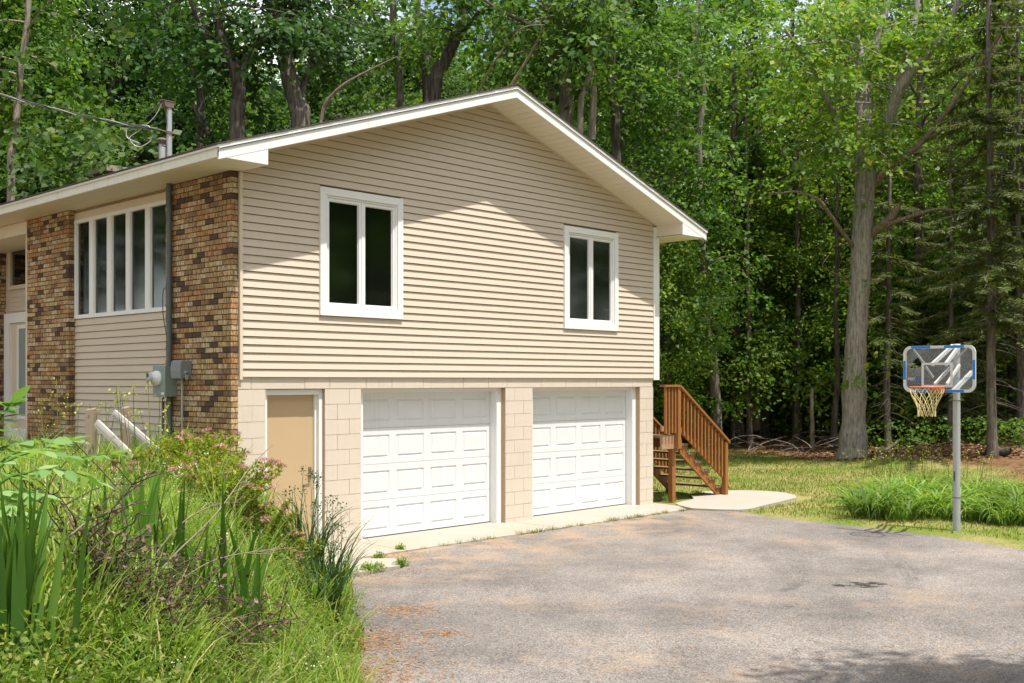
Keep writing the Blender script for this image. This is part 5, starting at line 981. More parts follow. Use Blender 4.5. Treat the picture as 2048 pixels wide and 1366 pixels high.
# leafy edge trees among the right woods: bright canopy, low boughs
for i, (px, D, v, s, kind) in enumerate(((1352, 38, 0, 1.0, 'e'), (1250, 31, 2, 1.0, 'e'), (1475, 36, 3, 1.0, 'w'), (1590, 39, 2, 1.0, 'w'), (1880, 41, 1, 1.0, 'w'), (2030, 37, 2, 1.0, 'w'), (1690, 44, 1, 1.1, 'w'), (1400, 43, 1, 1.0, 'w'), (1300, 46, 1, 1.25, 'e'), (1430, 49, 3, 1.3, 'e'), (1780, 50, 1, 1.3, 'e'), (1960, 48, 0, 1.35, 'e'))):
    p = survey(px, 880, D); placed.append((p[0], p[1])); plant_tree('maple_tree', EDGE[v] if kind == 'e' else WOOD[v % 3], (p[0], p[1]), i * 2.1 + 0.5, s, ['leafy maple close behind the right eave', 'leafy maple over the right roof slope', 'tall leafy maple above the curved grey trunk', 'leafy maple left of the big oak crown', 'leafy maple right of the big oak above the hoop', 'leafy maple at the upper right edge', 'leafy maple behind the big oak', 'leafy maple deep behind the stair railing', 'tall leafy maple far behind the right roof slope', 'tall leafy maple far behind the curved grey trunk', 'tall leafy maple far behind the big oak crown', 'tall leafy maple far back at the upper right'][i])
for i, (px, D, v, s) in enumerate(((1338, 29.5, 2, 0.8), (1385, 37, 2, 0.95), (1480, 36.5, 2, 1.05), (1555, 39, 0, 1.0), (1330, 33, 0, 0.9), (1600, 37, 2, 1.0), (1500, 42, 2, 1.2), (1440, 46, 2, 1.3), (1560, 48, 2, 1.2), (1660, 45, 2, 1.2), (1760, 46, 2, 1.2), (1330, 34, 2, 1.0), (1500, 37, 1, 1.2), (1640, 38, 0, 1.0), (1800, 36, 0, 0.95), (1870, 38, 2, 0.9), (1960, 36, 0, 1.0), (2030, 38, 2, 1.0), (1700, 36, 1, 1.2), (1580, 42, 0, 1.3))):
    p = survey(px, 880, D); plant_tree('maple_sapling', SAPL[v], (p[0], p[1]), i * 1.7, s, 'young maple with tiered leaf sprays ' + ['hugging the right corner of the house', 'behind the curved grey trunk', 'with bright boughs right of the curved grey trunk', 'left of the dark thick trunk', 'low beside the house corner board', 'left of the oak in shade', 'in the sunlit gap of the woods', 'far behind the stair rail', 'far in the gap left of the oak', 'far behind the pale snag', 'far right of the oak trunk', 'behind the corner board, further back', 'low in the gap right of the curved grey trunk', 'left of the oak, behind the snag', 'between the oak and the backboard', 'just behind the backboard', 'right of the hoop pole', 'at the right edge behind the spruces', 'low behind the oak trunk', 'in the middle of the woods left of the oak'][i], 'sapling')
for i, (px, D, v, s, lb) in enumerate(((1985, 27.3, 0, 1.0, 'spruce with a scaly straight trunk at the right edge'), (1777, 33, 1, 1.0, 'thin spruce between the big oak and the hoop'), (2040, 33, 0, 1.0, 'dark spruce at the far right behind the scaly trunk'), (1900, 34, 2, 1.15, 'drooping spruce right behind the backboard'), (1950, 41, 1, 1.1, 'spruce in the dark woods right of the pole'), (1730, 41, 1, 1.1, 'spruce directly behind the oak trunk'), (1345, 36, 1, 1.0, 'dark spruce behind the right corner of the house'))):
    p = survey(px, 900, D); placed.append((p[0], p[1])); plant_tree('spruce_tree', SPRU[v], (p[0], p[1]), i * 1.1, s, lb, 'spruce')
for i in range(16):
    D = rw.uniform(37, 54); l = rw.uniform(0.17, 0.49) * D; x, y = cam_xy(D, l); plant_tree('maple_sapling', SAPL[1 + i % 2], (x, y), rw.random() * 6.28, rw.uniform(0.9, 1.4), 'bright young maple in the gaps between the dark trunks', 'sapling', 'young maples deep in the woods')
# trees out of frame: they shade the near drive and stand in the window reflections
for i, (x, y, v, s) in enumerate(((0.9, -12.9, 2, 0.80), (-1.0, -14.0, 0, 1.0), (6.8, -19.5, 3, 0.9), (15.5, -15.5, 0, 0.9), (19, -19, 1, 1.1), (18, -24, 2, 1.2), (25, -26, 0, 1.2), (31, -35, 2, 1.3), (30, -14, 1, 1.2), (38, -21, 3, 1.3), (45, -29, 0, 1.3), (24, -37, 1, 1.3), (40, -38, 2, 1.3), (36, -9, 0, 1.2), (-7, 21, 1, 1.1), (-10, 26, 2, 1.2), (-14, 30, 0, 1.2), (-5.5, 27, 3, 1.2), (-9, 34, 1, 1.3), (-16, 38, 2, 1.3), (-4, 33, 0, 1.2), (-22, 38, 3, 1.3), (24, -12, 3, 1.1), (28, -20, 0, 1.2), (14, -24, 1, 1.2), (6, -27, 2, 1.2), (34, -28, 1, 1.3), (22, -30, 3, 1.3), (-4, -31, 0, 1.2), (-15, -27, 1, 1.2), (-23, -17, 2, 1.1), (-26, -6, 3, 1.2), (-22, 4, 0, 1.1), (-17, 12, 1, 1.1), (-27, 14, 2, 1.3), (-19, 21, 3, 1.2), (-12, 17, 0, 1.1), (40, -14, 2, 1.2), (33, -6, 3, 1.2), (-30, 26, 1, 1.3), (-21, 30, 2, 1.3))):
    plant_tree('maple_tree', EDGE[v], (x, y), i * 1.9, s, 'maple outside the frame, seen only in window reflections and shadows', group='trees around the clearing outside the picture', sink=0.1)
# a far wall of foliage that reads as one mass
N_ = 4300; u_ = rw.uniform(0, 1, N_); D = 58 + 26 * u_ + rw.normal(size=N_) * 2.2; l = rw.uniform(-0.62, 0.62, N_) * D; x, y = cam_xy(D, l); zz = np.clip(26 * u_ ** 0.8 + rw.normal(size=N_) * 1.6, 0.2, 30)
D2 = rw.uniform(50, 62, 900); l2 = rw.uniform(0.0, 0.62, 900) * D2; x2, y2 = cam_xy(D2, l2); x = np.r_[x, x2]; y = np.r_[y, y2]; zz = np.r_[zz, rw.random(900) ** 1.6 * 4.5]; N_ += 900
A = np.stack([x, y, terrain(x, y) + zz], -1); O = norm(np.array([-FW[0], -FW[1], 0.2]) + rw.normal(size=(N_, 3)) * 0.5); V, Q = sprays(rw, A, O, 30, 1.9, 0.46)
tag(link('far_woods', quad_mesh('far_woods', V, Q, M['leaf_bright'])), 'far mass of green woodland closing the view between the trunks', kind='stuff')
# undergrowth on the woodland floor
N_ = 1700; D = rw.uniform(30, 62, N_); l = rw.uniform(0.10, 0.60, N_) * D; x, y = cam_xy(D, l); ok = (x * 0.93 - y * 0.36) > 20.5; x, y = x[ok], y[ok]
A = np.stack([x, y, terrain(x, y) + rw.uniform(0.1, 0.9, len(x))], -1); O = rw.normal(size=(len(x), 3)) * 0.5; V, Q = sprays(rw, A, O, 26, 0.5, 0.11)
tag(link('undergrowth', quad_mesh('undergrowth', V, Q, M['leaf_mid'])), 'low green undergrowth on the woodland floor', kind='stuff')
# leaf litter
N_ = 26000; D = rw.uniform(27, 46, N_); l = rw.uniform(0.16, 0.56, N_) * D; x, y = cam_xy(D, l); ok = (x * 0.93 - y * 0.36 + 1.2 * vnoise(x, y, 2.2, 4)) > 17.6; x, y = x[ok], y[ok]; n = len(x)
P = np.stack([x, y, terrain(x, y) + 0.015], -1); V, Q = kites(P, np.c_[rw.normal(size=(n, 2)), np.zeros(n)], np.array([0, 0, 1.0]) + rw.normal(size=(n, 3)) * 0.4, rw.uniform(0.07, 0.15, n))
tag(link('leaf_litter', quad_mesh('leaf_litter', V, Q, M['litter'])), 'brown fallen leaves along the edge of the woods', kind='stuff')
# snag, fallen log, brush piles
def stick(name, label, cat, polys, mat, group=None):
    base = polys[0][0][0]; b = np.array(base, float); nb_ = NB()
    for pts, r in polys: q = np.array(pts, float) - b; nb_.tube(spline(q, max(8, len(q) * 4)), np.interp(np.linspace(0, 1, max(8, len(q) * 4)), np.linspace(0, 1, len(r)), r), 8)
    return tag(link(name, nb_.mesh(name, M[mat], True), None, tuple(b)), label, cat, group)
p = survey(1624, 899, 34); z0 = g(p[0], p[1]) - 0.1
stick('tree_snag', 'short pale broken snag standing at the edge of the woods', 'tree stump', [([(p[0], p[1], z0), (p[0] + .02, p[1], z0 + 0.9), (p[0] - .02, p[1], z0 + 1.55), (p[0], p[1], z0 + 2.02)], [0.085, 0.07, 0.062, 0.045])], 'bark_pale')
a = survey(1972, 958, 27.6); b = survey(2022, 944, 27.2)
stick('fallen_log', 'short dark log lying at the foot of the right-hand spruce', 'log', [([(a[0], a[1], g(a[0], a[1]) + 0.05), ((a[0] + b[0]) / 2, (a[1] + b[1]) / 2, g(b[0], b[1]) + 0.08), (b[0], b[1], g(b[0], b[1]) + 0.14)], [0.10, 0.11, 0.085])], 'bark_dark')
a = survey(1745, 922, 30.2); b = survey(1800, 893, 31.5)
stick('fallen_branch', 'long fallen branch lying on the leaf mound right of the big oak', 'branch', [([(a[0], a[1], g(a[0], a[1]) + 0.05), ((a[0] + b[0]) / 2, (a[1] + b[1]) / 2, g(*((a + b) / 2)[:2]) + 0.10), (b[0], b[1], g(b[0], b[1]) + 0.35)], [0.07, 0.06, 0.03])], 'bark_dark')
for bi, (px, D, n_, lb) in enumerate(((1500, 34.5, 16, 'tangled pile of dry grey branches left of the snag'), (1650, 32.5, 9, 'small heap of sticks between the snag and the big oak'), (1560, 34, 12, 'low scatter of broken branches beside the brush pile'))):
    p = survey(px, 880, D); pol = []
    for j in range(n_):
        c = np.array([p[0] + rw.normal() * 1.0, p[1] + rw.normal() * 1.0]); az = rw.random() * 6.28; L_ = rw.uniform(0.6, 1.7); z0 = g(*c) + rw.uniform(0, 0.35); s = np.linspace(-1, 1, 4)[:, None]
        q = np.c_[c + np.array([math.cos(az), math.sin(az)]) * s * L_ / 2 + rw.normal(size=(4, 2)) * 0.07, z0 + s[:, 0] * rw.uniform(-0.25, 0.55) * L_ / 2 + 0.1 + 0.15 * (1 - s[:, 0] ** 2) * rw.random()]; pol.append((q, [0.022, 0.016, 0.011, 0.004]))
    bt = empty('brush_pile', (p[0], p[1], g(p[0], p[1]))); tag(bt, lb, 'brush pile')
    for q, r_ in pol:
        nb_ = NB(); nb_.tube(spline(q - np.array(bt.location), 10), np.interp(np.linspace(0, 1, 10), np.linspace(0, 1, 4), r_), 6); link('branch', nb_.mesh('branch', M['bark_grey'], True), bt)

# ------------------------------------------------------------------ lawn grass, daylilies
N_ = 130000; x = rw.uniform(8.2, 24, N_); y = rw.uniform(-9, 9, N_)
xr = np.interp(y, EDGE_R[:, 1], EDGE_R[:, 0]); pad = (x < 12.0 - np.clip(np.abs(y + 0.5) - 0.4, 0, 1) * 0.8) & (y > -1.65) & (y < 0.45) & (x > 8.3)
ok = ((y > -0.95) & (x > 8.9) | (x > xr + 0.03)) & ~pad & ((x * 0.93 - y * 0.36 + 1.2 * vnoise(x, y, 2.2, 4)) < 18.1) & in_view(x, y) & (rw.random(N_) < 0.62 + 0.38 * vnoise(x, y, 0.8, 6)) & ~((x < 10.5) & (y > -0.05) & (y < 1.2)); x, y = x[ok], y[ok]; n = len(x)
V, Q = ribbons(rw, np.stack([x, y, terrain(x, y) - 0.01], -1), rw.random(n) * 6.28, rw.uniform(0.035, 0.085, n), rw.uniform(0.2, 1.3, n), rw.uniform(0.008, 0.018, n), 2)
tag(link('lawn', quad_mesh('lawn', V, Q, M['lawn_grass'])), 'short patchy lawn grass, green with dry straw', kind='stuff')
def lily_clump(seed, n, R, hmin, hmax, mat='lily', wd=(0.014, 0.026), tilt=0.35, bend=(1.0, 2.3)):
    r = np.random.default_rng(seed); a = r.random(n) * 6.283; d = R * np.sqrt(r.random(n)); B = np.stack([np.cos(a) * d, np.sin(a) * d, np.full(n, -0.03)], -1)
    V, Q = ribbons(r, B, a + r.normal(size=n) * 0.9, r.uniform(hmin, hmax, n), r.uniform(*bend, n), r.uniform(*wd, n), 6, 1.5, r.uniform(0.02, tilt, n), crease=0.5); return quad_mesh('blades', V, Q, M[mat])
LIL = [lily_clump(i, 130, 0.26, 0.45, 0.88, 'lily', (0.022, 0.042), 0.5, (1.3, 2.8)) for i in range(3)]
px0 = [(1725, 1022), (1765, 1010), (1800, 1026), (1838, 1006), (1850, 1036), (1880, 1014), (1898, 1040), (1930, 1022), (1958, 1046), (1975, 1016), (2005, 1052), (2020, 1026), (2046, 1050), (1785, 995), (1860, 992), (1945, 1000), (2000, 1004), (1742, 1040), (1800, 1044), (2060, 1030)]
for i, (px, py) in enumerate(px0):
    D = 2.207 * F_PX / (py - HY); p = survey(px, py, D); o = link('daylily', LIL[i % 3], None, (p[0], p[1], g(p[0], p[1]))); o.rotation_euler = (0, 0, i * 1.7); s = 0.85 + 0.25 * ((i * 7) % 5) / 4; o.scale = (s, s, s)
    tag(o, 'arching daylily clump in the bed around the basketball pole', 'daylily', 'daylilies around the hoop pole')
def stems(seed, n, R, h, mat_s, mat_f, nf=7, fs=0.035):
    r = np.random.default_rng(seed); nb_ = NB(); FP = []
    for _ in range(n):
        a = r.random() * 6.28; d = R * math.sqrt(r.random()); b = np.array([math.cos(a) * d, math.sin(a) * d, -0.03]); hh_ = h * r.uniform(0.65, 1.1); e = b + np.array([r.normal() * 0.06, r.normal() * 0.06, hh_]); nb_.tube(spline([b, (b + e) / 2 + r.normal(size=3) * 0.02, e], 6), np.linspace(0.005, 0.0025, 6), 4)
        for _k in range(nf): FP.append(e + np.array([r.normal() * 0.035, r.normal() * 0.035, -abs(r.normal()) * 0.06]))
    FP = np.array(FP); n = len(FP); V, Q = kites(FP, r.normal(size=(n, 3)) + np.array([0, 0, 1.0]), r.normal(size=(n, 3)), r.uniform(0.6, 1.3, n) * fs, 0.3)
    return nb_.mesh('stem', M[mat_s], True), quad_mesh('flower', V, Q, M[mat_f])
def small(o): o['kind'] = 'stuff'; return o
YB = stems(3, 14, 0.6, 0.62, 'grass', 'bud', 5, 0.04)
for i, (px, py) in enumerate(((1765, 950), (1800, 945), (1845, 945), (1890, 955), (1940, 960), (1735, 955))):
    p = survey(px, py, 2.207 * F_PX / (py - HY)); t = empty('yellow_weed', (p[0], p[1], g(p[0], p[1])), i * 1.3); link('stem', YB[0], t); small(link('flower', YB[1], t)); tag(t, 'upright weed with pale yellow buds behind the daylily bed', 'weed', 'yellow budding weeds behind the daylilies')

# ------------------------------------------------------------------ planting bed on the bank
def bed_xy(px, py_ground_D): p = survey(px, 1000, py_ground_D); return p[0], p[1]
N_ = 60000; D = rw.uniform(2.6, 16.5, N_); l = rw.uniform(-0.49, -0.10, N_) * D; x, y = cam_xy(D, l)
xl = np.interp(y, EDGE_L[:, 1], EDGE_L[:, 0]); ok = (x < xl - 0.02 + 0.10 * vnoise(x, y, 0.5, 8)) & ((y < -0.05) | (x < -0.25)) & (rw.random(N_) < np.clip(D / 8, 0.25, 1)); ok &= ~((np.abs(x + 5.0) < 0.9) & (np.abs(y + 3.9) < 0.7)); x, y, D = x[ok], y[ok], D[ok]; n = len(x)
hgt = rw.uniform(0.12, 0.52, n) * (0.75 + 0.45 * vnoise(x, y, 0.9, 9)) * np.clip(seg_dist(x, y, EDGE_L) / 0.5, 0.45, 1)
V, Q = ribbons(rw, np.stack([x, y, terrain(x, y) - 0.02], -1), rw.random(n) * 6.28, np.clip(hgt, 0.07, 1), rw.uniform(0.3, 1.9, n), rw.uniform(0.005, 0.013, n), 4, 1.4, rw.uniform(0, 0.5, n))
gbt = NB(); gbt.add(V, Q)
for _ in range(150):                                    # taller arching tussocks standing out of the sward
    D_ = rw.uniform(4.0, 13.0); l_ = rw.uniform(-0.47, -0.15) * D_; cx_, cy_ = cam_xy(D_, l_)
    if cx_ > np.interp(cy_, EDGE_L[:, 1], EDGE_L[:, 0]) - 0.15 or (cy_ > -0.15 and cx_ > -0.35): continue
    m_ = 34; a_ = rw.random(m_) * 6.283; d_ = 0.09 * np.sqrt(rw.random(m_)); bx, by = cx_ + np.cos(a_) * d_, cy_ + np.sin(a_) * d_; hs_ = rw.uniform(0.7, 1.15)
    gbt.add(*ribbons(rw, np.stack([bx, by, terrain(bx, by) - 0.02], -1), a_ + rw.normal(size=m_) * 0.8, rw.uniform(0.35, 0.72, m_) * hs_, rw.uniform(0.7, 2.4, m_), rw.uniform(0.006, 0.014, m_), 6, 1.7, rw.uniform(0, 0.35, m_)))
tag(link('wild_grass', gbt.mesh('wild_grass', M['grass'])), 'tall unmown grass covering the bank', kind='stuff')
# small-leaved ground cover and creamy weed blossom
N_ = 2600; D = rw.uniform(3.2, 11, N_); l = rw.uniform(-0.48, -0.13, N_) * D; x, y = cam_xy(D, l); xl = np.interp(y, EDGE_L[:, 1], EDGE_L[:, 0]); ok = (x < xl - 0.06) & (y < -0.1) & (vnoise(x, y, 0.8, 12) > -0.25); x, y = x[ok], y[ok]
A = np.stack([x, y, terrain(x, y) + rw.uniform(0.04, 0.22, len(x))], -1); V, Q = sprays(rw, A, rw.normal(size=(len(x), 3)) * 0.5, 40, 0.16, 0.022, 0.2, 0.3)
tag(link('ground_cover', quad_mesh('ground_cover', V, Q, M['spirea'] if False else M['grass'])), 'small-leaved green ground cover among the grass', kind='stuff')
N_ = 380; D = rw.uniform(4.2, 11, N_); l = rw.uniform(-0.46, -0.14, N_) * D; x, y = cam_xy(D, l); xl = np.interp(y, EDGE_L[:, 1], EDGE_L[:, 0]); ok = (x < xl - 0.1) & (y < -0.2) & (vnoise(x, y, 1.0, 15) > 0.0); x, y = x[ok], y[ok]
A = np.stack([x, y, terrain(x, y) + rw.uniform(0.15, 0.45, len(x))], -1); V, Q = sprays(rw, A, rw.normal(size=(len(x), 3)) * 0.3, 13, 0.05, 0.011, 0.1, 0.5)
tag(link('weed_blossom', quad_mesh('weed_blossom', V, Q, M['cream_petal'])), 'tiny creamy weed blossoms scattered through the grass', kind='stuff')
# iris fans
def iris(seed, n, R, hmin, hmax, wd):
    r = np.random.default_rng(seed); B = np.c_[r.normal(size=(n, 2)) * R * 0.5, np.full(n, -0.05)]; az = r.random(n) * 6.283
    V, Q = ribbons(r, B, az, r.uniform(hmin, hmax, n), r.uniform(0.02, 0.35, n), r.uniform(*wd, n), 8, 1.6, np.abs(r.normal(size=n)) * 0.17, crease=0.4); return quad_mesh('blades', V, Q, M['iris'])
for i, (px, D, seed, n, R, h0, h1, wd, lb) in enumerate(((28, 3.9, 1, 34, 0.16, 0.55, 0.85, (0.034, 0.055), 'broad-bladed iris clump at the left edge, nearest the viewer'), (262, 5.7, 2, 12, 0.13, 0.6, 0.9, (0.034, 0.05), 'iris fan with tall light blades left of the flowering bush'), (330, 5.9, 3, 20, 0.2, 0.5, 0.86, (0.03, 0.048), 'iris clump in the middle of the bed behind the brown twigs'), (415, 6.2, 4, 26, 0.24, 0.5, 0.82, (0.03, 0.048), 'iris clump to the right, in front of the pink flowers'), (472, 6.6, 5, 12, 0.12, 0.55, 0.9, (0.03, 0.045), 'small iris fan nearest the tan door'))):
    x, y = bed_xy(px, D); tag(link('iris_plant', iris(seed, n, R, h0, h1, wd), None, (x, y, g(x, y))), lb, 'iris', 'irises in the bed')
# dark drooping sedge beside the tan door
for i, (px, D, n, h0, h1, lb) in enumerate(((612, 10.6, 120, 0.7, 1.25, 'tall dark drooping grass in front of the tan door frame'), (655, 10.3, 90, 0.6, 1.15, 'dark drooping grass arching over the doorstep'), (640, 9.3, 90, 0.4, 0.8, 'lower dark grass tuft at the edge of the drive'))):
    x, y = bed_xy(px, D); r = np.random.default_rng(30 + i); t = empty('sedge_grass', (x, y, g(x, y))); a = r.random(n) * 6.283; d_ = 0.16 * np.sqrt(r.random(n))
    V, Q = ribbons(r, np.stack([np.cos(a) * d_, np.sin(a) * d_, np.full(n, -0.04)], -1), a + r.normal(size=n) * 0.8, r.uniform(h0, h1, n), r.uniform(0.8, 2.6, n), r.uniform(0.008, 0.017, n), 8, 2.0, r.uniform(0, 0.22, n)); link('blades', quad_mesh('blades', V, Q, M['sedge']), t)
    sm_ = stems(50 + i, 9, 0.15, h1 * 0.85, 'sedge', 'sedge', 18, 0.026); link('stem', sm_[0], t); small(link('seed_head', sm_[1], t)); tag(t, lb, 'sedge', 'dark grasses by the doorstep')
# pink spirea bushes
def spirea(seed, n, R, h):
    r = np.random.default_rng(seed); nb_ = NB(); LP, LU = [], []; FL = []
    for _ in range(n):
        a = r.random() * 6.283; d_ = R * math.sqrt(r.random()) ; b = np.array([math.cos(a) * d_ * 0.35, math.sin(a) * d_ * 0.35, -0.05]); e = np.array([math.cos(a) * d_, math.sin(a) * d_, h * r.uniform(0.55, 1.05) * (1 - 0.25 * d_ / R)]); P = spline([b, b * 0.5 + e * 0.5 + np.array([0, 0, 0.08]), e], 9); nb_.tube(P, np.linspace(0.006, 0.002, 9), 4)
        m_ = 52; s = r.uniform(0.15, 1, m_); i_ = s * 8; k_ = np.minimum(i_.astype(int), 7); LP.append(P[k_] + (P[k_ + 1] - P[k_]) * (i_ - k_)[:, None]); LU.append(r.normal(size=(m_, 3)) + np.array([0, 0, 0.5]))
        if r.random() < 0.26: FL.append(e)
    LP = np.concatenate(LP); LU = np.concatenate(LU); V, Q = kites(LP, LU, r.normal(size=LP.shape) + np.array([0, 0, 1.2]), r.uniform(0.028, 0.062, len(LP)), 0.22); return nb_.mesh('stem', M['twig'], True), quad_mesh('foliage', V, Q, M['spirea']), FL
def flower_mesh(seed):
    r = np.random.default_rng(seed); n = 90; a = r.random(n) * 6.28; d_ = 0.048 * np.sqrt(r.random(n)); P = np.stack([np.cos(a) * d_, np.sin(a) * d_, 0.012 - 6 * d_ ** 2 + r.normal(size=n) * 0.003], -1); V, Q = kites(P, r.normal(size=(n, 3)), np.array([0, 0, 1.0]) + r.normal(size=(n, 3)) * 0.4, r.uniform(0.008, 0.016, n), 0.4); return quad_mesh('flower_head', V, Q, M['pink'])
FLM = [flower_mesh(i) for i in range(3)]
for i, (px, D, n, R, h, lb) in enumerate(((300, 10.0, 60, 0.42, 0.5, 'pink-flowering spirea bush below the leaning fence rails'), (385, 10.4, 90, 0.55, 0.64, 'tallest yellow-green spirea bush in front of the brick corner'), (450, 9.6, 80, 0.5, 0.60, 'spirea bush with many pink heads near the pale block corner'), (520, 9.8, 30, 0.36, 0.5, 'spirea bush in front of the left door jamb'), (585, 9.9, 24, 0.34, 0.5, 'spirea bush with faded heads in front of the tan door'))):
    x, y = bed_xy(px, D); t = empty('spirea_bush', (x, y, g(x, y))); sm_, fm, FL = spirea(70 + i, n, R, h); link('stem', sm_, t); link('foliage', fm, t)
    for j, e in enumerate(FL): o = link('flower_head', FLM[j % 3], t, tuple(e)); o.rotation_euler = (rw.normal() * 0.3, rw.normal() * 0.3, j)
    tag(t, lb, 'spirea', 'spireas in the bed')
# brown twiggy bushes
def twiggy(seed, n, R, h, nl, lsz=0.026):
    r = np.random.default_rng(seed); nb_ = NB(); LP = []
    for _ in range(n):
        a = r.random() * 6.283; e = np.array([math.cos(a) * R * r.uniform(0.4, 1.1), math.sin(a) * R * r.uniform(0.4, 1.1), h * r.uniform(0.4, 1.0)]); b = np.array([r.normal() * 0.05, r.normal() * 0.05, -0.05]); P = spline([b, e * 0.35 + np.array([0, 0, h * 0.25]), e * 0.7 + np.array([0, 0, h * 0.15]), e], 14) + np.cumsum(r.normal(size=(14, 3)) * 0.008, 0); nb_.tube(P, np.linspace(0.006, 0.0018, 14), 4)
        for _k in range(5):
            s = r.integers(4, 13); d = norm(r.normal(size=3) + np.array([0, 0, 0.3])) * r.uniform(0.08, 0.3); nb_.tube(spline([P[s], P[s] + d * 0.5 + r.normal(size=3) * 0.02, P[s] + d], 6), np.linspace(0.004, 0.0015, 6), 3); LP += [P[s] + d * q + r.normal(size=3) * 0.018 for q in r.uniform(0.2, 1, nl)]
        LP += [P[k_] + r.normal(size=3) * 0.025 for k_ in r.integers(5, 14, nl * 2)]
    LP = np.array(LP); V, Q = kites(LP, r.normal(size=LP.shape), r.normal(size=LP.shape), r.uniform(0.5, 1.3, len(LP)) * lsz, 0.32); return nb_.mesh('twig', M['twig_dark'], True), quad_mesh('foliage', V, Q, M['deadleaf'])
for i, (px, D, n, R, h, nl, lb) in enumerate(((170, 4.7, 16, 0.36, 0.70, 3, 'dark bare twiggy bush right of the nearest iris'), (300, 4.9, 22, 0.42, 0.52, 5, 'sprawling brown-leaved bush in the middle foreground'), (430, 5.5, 18, 0.45, 0.48, 5, 'brown-leaved bush with twigs arching towards the drive'))):
    x, y = bed_xy(px, D); t = empty('brown_bush', (x, y, g(x, y))); a_, b_ = twiggy(90 + i, n, R, h, nl); link('twig', a_, t); link('foliage', b_, t); tag(t, lb, 'bush', 'half-dead bushes in the bed')
# long pale dead canes arching over the bed
for i, (pts, lb) in enumerate(((((150, 1330, 4.6), (300, 1210, 5.0), (430, 1120, 5.4), (590, 1095, 5.8)), 'long pale cane arching low over the bed to the right'), (((250, 1250, 5.2), (330, 1130, 5.4), (430, 1030, 5.8), (500, 935, 6.4), (545, 890, 6.8)), 'long bare cane reaching up across the brick corner'), (((280, 1150, 5.6), (360, 1050, 5.8), (430, 1010, 6.0), (480, 1005, 6.2)), 'pale cane curving over the iris blades'), (((120, 1090, 4.4), (180, 1040, 4.6), (250, 1010, 5.0)), 'short pale cane near the left iris'))):
    P = np.array([survey(*q) for q in pts]); b = P[0]; nb_ = NB(); q = spline(P - b, 24); nb_.tube(q, np.linspace(0.006, 0.002, 24), 5)
    r = np.random.default_rng(i)
    for k in range(7): s = r.integers(8, 23); d = r.normal(size=3) * 0.06 + (q[23] - q[15]) * 0.25; nb_.tube(spline([q[s], q[s] + d * .6, q[s] + d + np.array([0, 0, .02])], 5), np.linspace(0.003, 0.0012, 5), 3)
    tag(link('dry_cane', nb_.mesh('dry_cane', M['twig'], True), None, tuple(b)), lb, 'dry cane', 'dry canes in the bed')
# leafy shoots of a young shrub reaching in at the left edge
t = empty('leafy_shrub', tuple(np.array([*bed_xy(-60, 4.3), 1.0]))); b0 = np.array(t.location); nb_ = NB(); LP, LU = [], []; r = np.random.default_rng(8)
for pts in (((-80, 1150, 4.3), (-20, 960, 4.3), (60, 905, 4.4), (150, 915, 4.5), (225, 905, 4.6)), ((-80, 1150, 4.3), (-10, 980, 4.2), (60, 945, 4.3), (130, 940, 4.3), (190, 960, 4.4)), ((-80, 1150, 4.3), (-20, 1000, 4.2), (30, 985, 4.2), (80, 990, 4.2)), ((-80, 1150, 4.3), (-40, 940, 4.4), (20, 890, 4.5), (110, 880, 4.6)), ((-60, 1050, 4.2), (-20, 880, 4.4), (5, 830, 4.5), (25, 805, 4.5)), ((-70, 1100, 4.2), (0, 1015, 4.1), (40, 1020, 4.1), (65, 1030, 4.1)), ((-80, 1150, 4.3), (0, 930, 4.6), (80, 900, 4.8), (140, 880, 4.9))):
    P = spline(np.array([survey(*q) for q in pts]) - b0, 30); nb_.tube(P, np.linspace(0.008, 0.002, 30), 5)
    for s in range(10, 30, 2):
        tg = norm(P[min(s + 1, 29)] - P[s - 1]); sd = norm(np.cross(tg, [0, 0, 1.0]))
        for sg in (-1, 1): LP.append(P[s]); LU.append(tg * 0.5 + sd * sg * 0.9 + np.array([0, 0, -0.15]) + r.normal(size=3) * 0.15)
    LP.append(P[-1]); LU.append(norm(P[-1] - P[-2]))
LP = np.array(LP); LU = np.array(LU); V, Q = leaves6(LP, LU, np.array([0, 0, 1.0]) + r.normal(size=LP.shape) * 0.3, r.uniform(0.07, 0.115, len(LP)), 0.27); link('stem', nb_.mesh('stem', M['iris'], True), t); link('foliage', quad_mesh('foliage', V, Q, M['pale_leaf']), t); tag(t, 'pale green leafy shoots reaching in from the left edge, nearest the viewer', 'shrub')
# tall thin weeds with yellow buds before the side wall
for i, (px, D, n, h, lb) in enumerate(((275, 11.0, 9, 1.05, 'thin yellow-budded weeds in front of the fence rails'), (210, 11.6, 6, 0.8, 'thin budded weeds left of the first fence post'), (95, 12.5, 6, 0.85, 'thin budded weeds below the far brick pier'), (120, 12.2, 6, 1.1, 'tallest thin weeds before the brick pier edge'), (320, 10.8, 5, 0.8, 'thin budded weeds before the meter conduit'))):
    x, y = bed_xy(px, D); t = empty('tall_weed', (x, y, g(x, y))); a_, b_ = stems(120 + i, n, 0.22, h, 'grass', 'bud', 10, 0.03); link('stem', a_, t); small(link('flower', b_, t)); tag(t, lb, 'weed', 'tall weeds by the side wall')
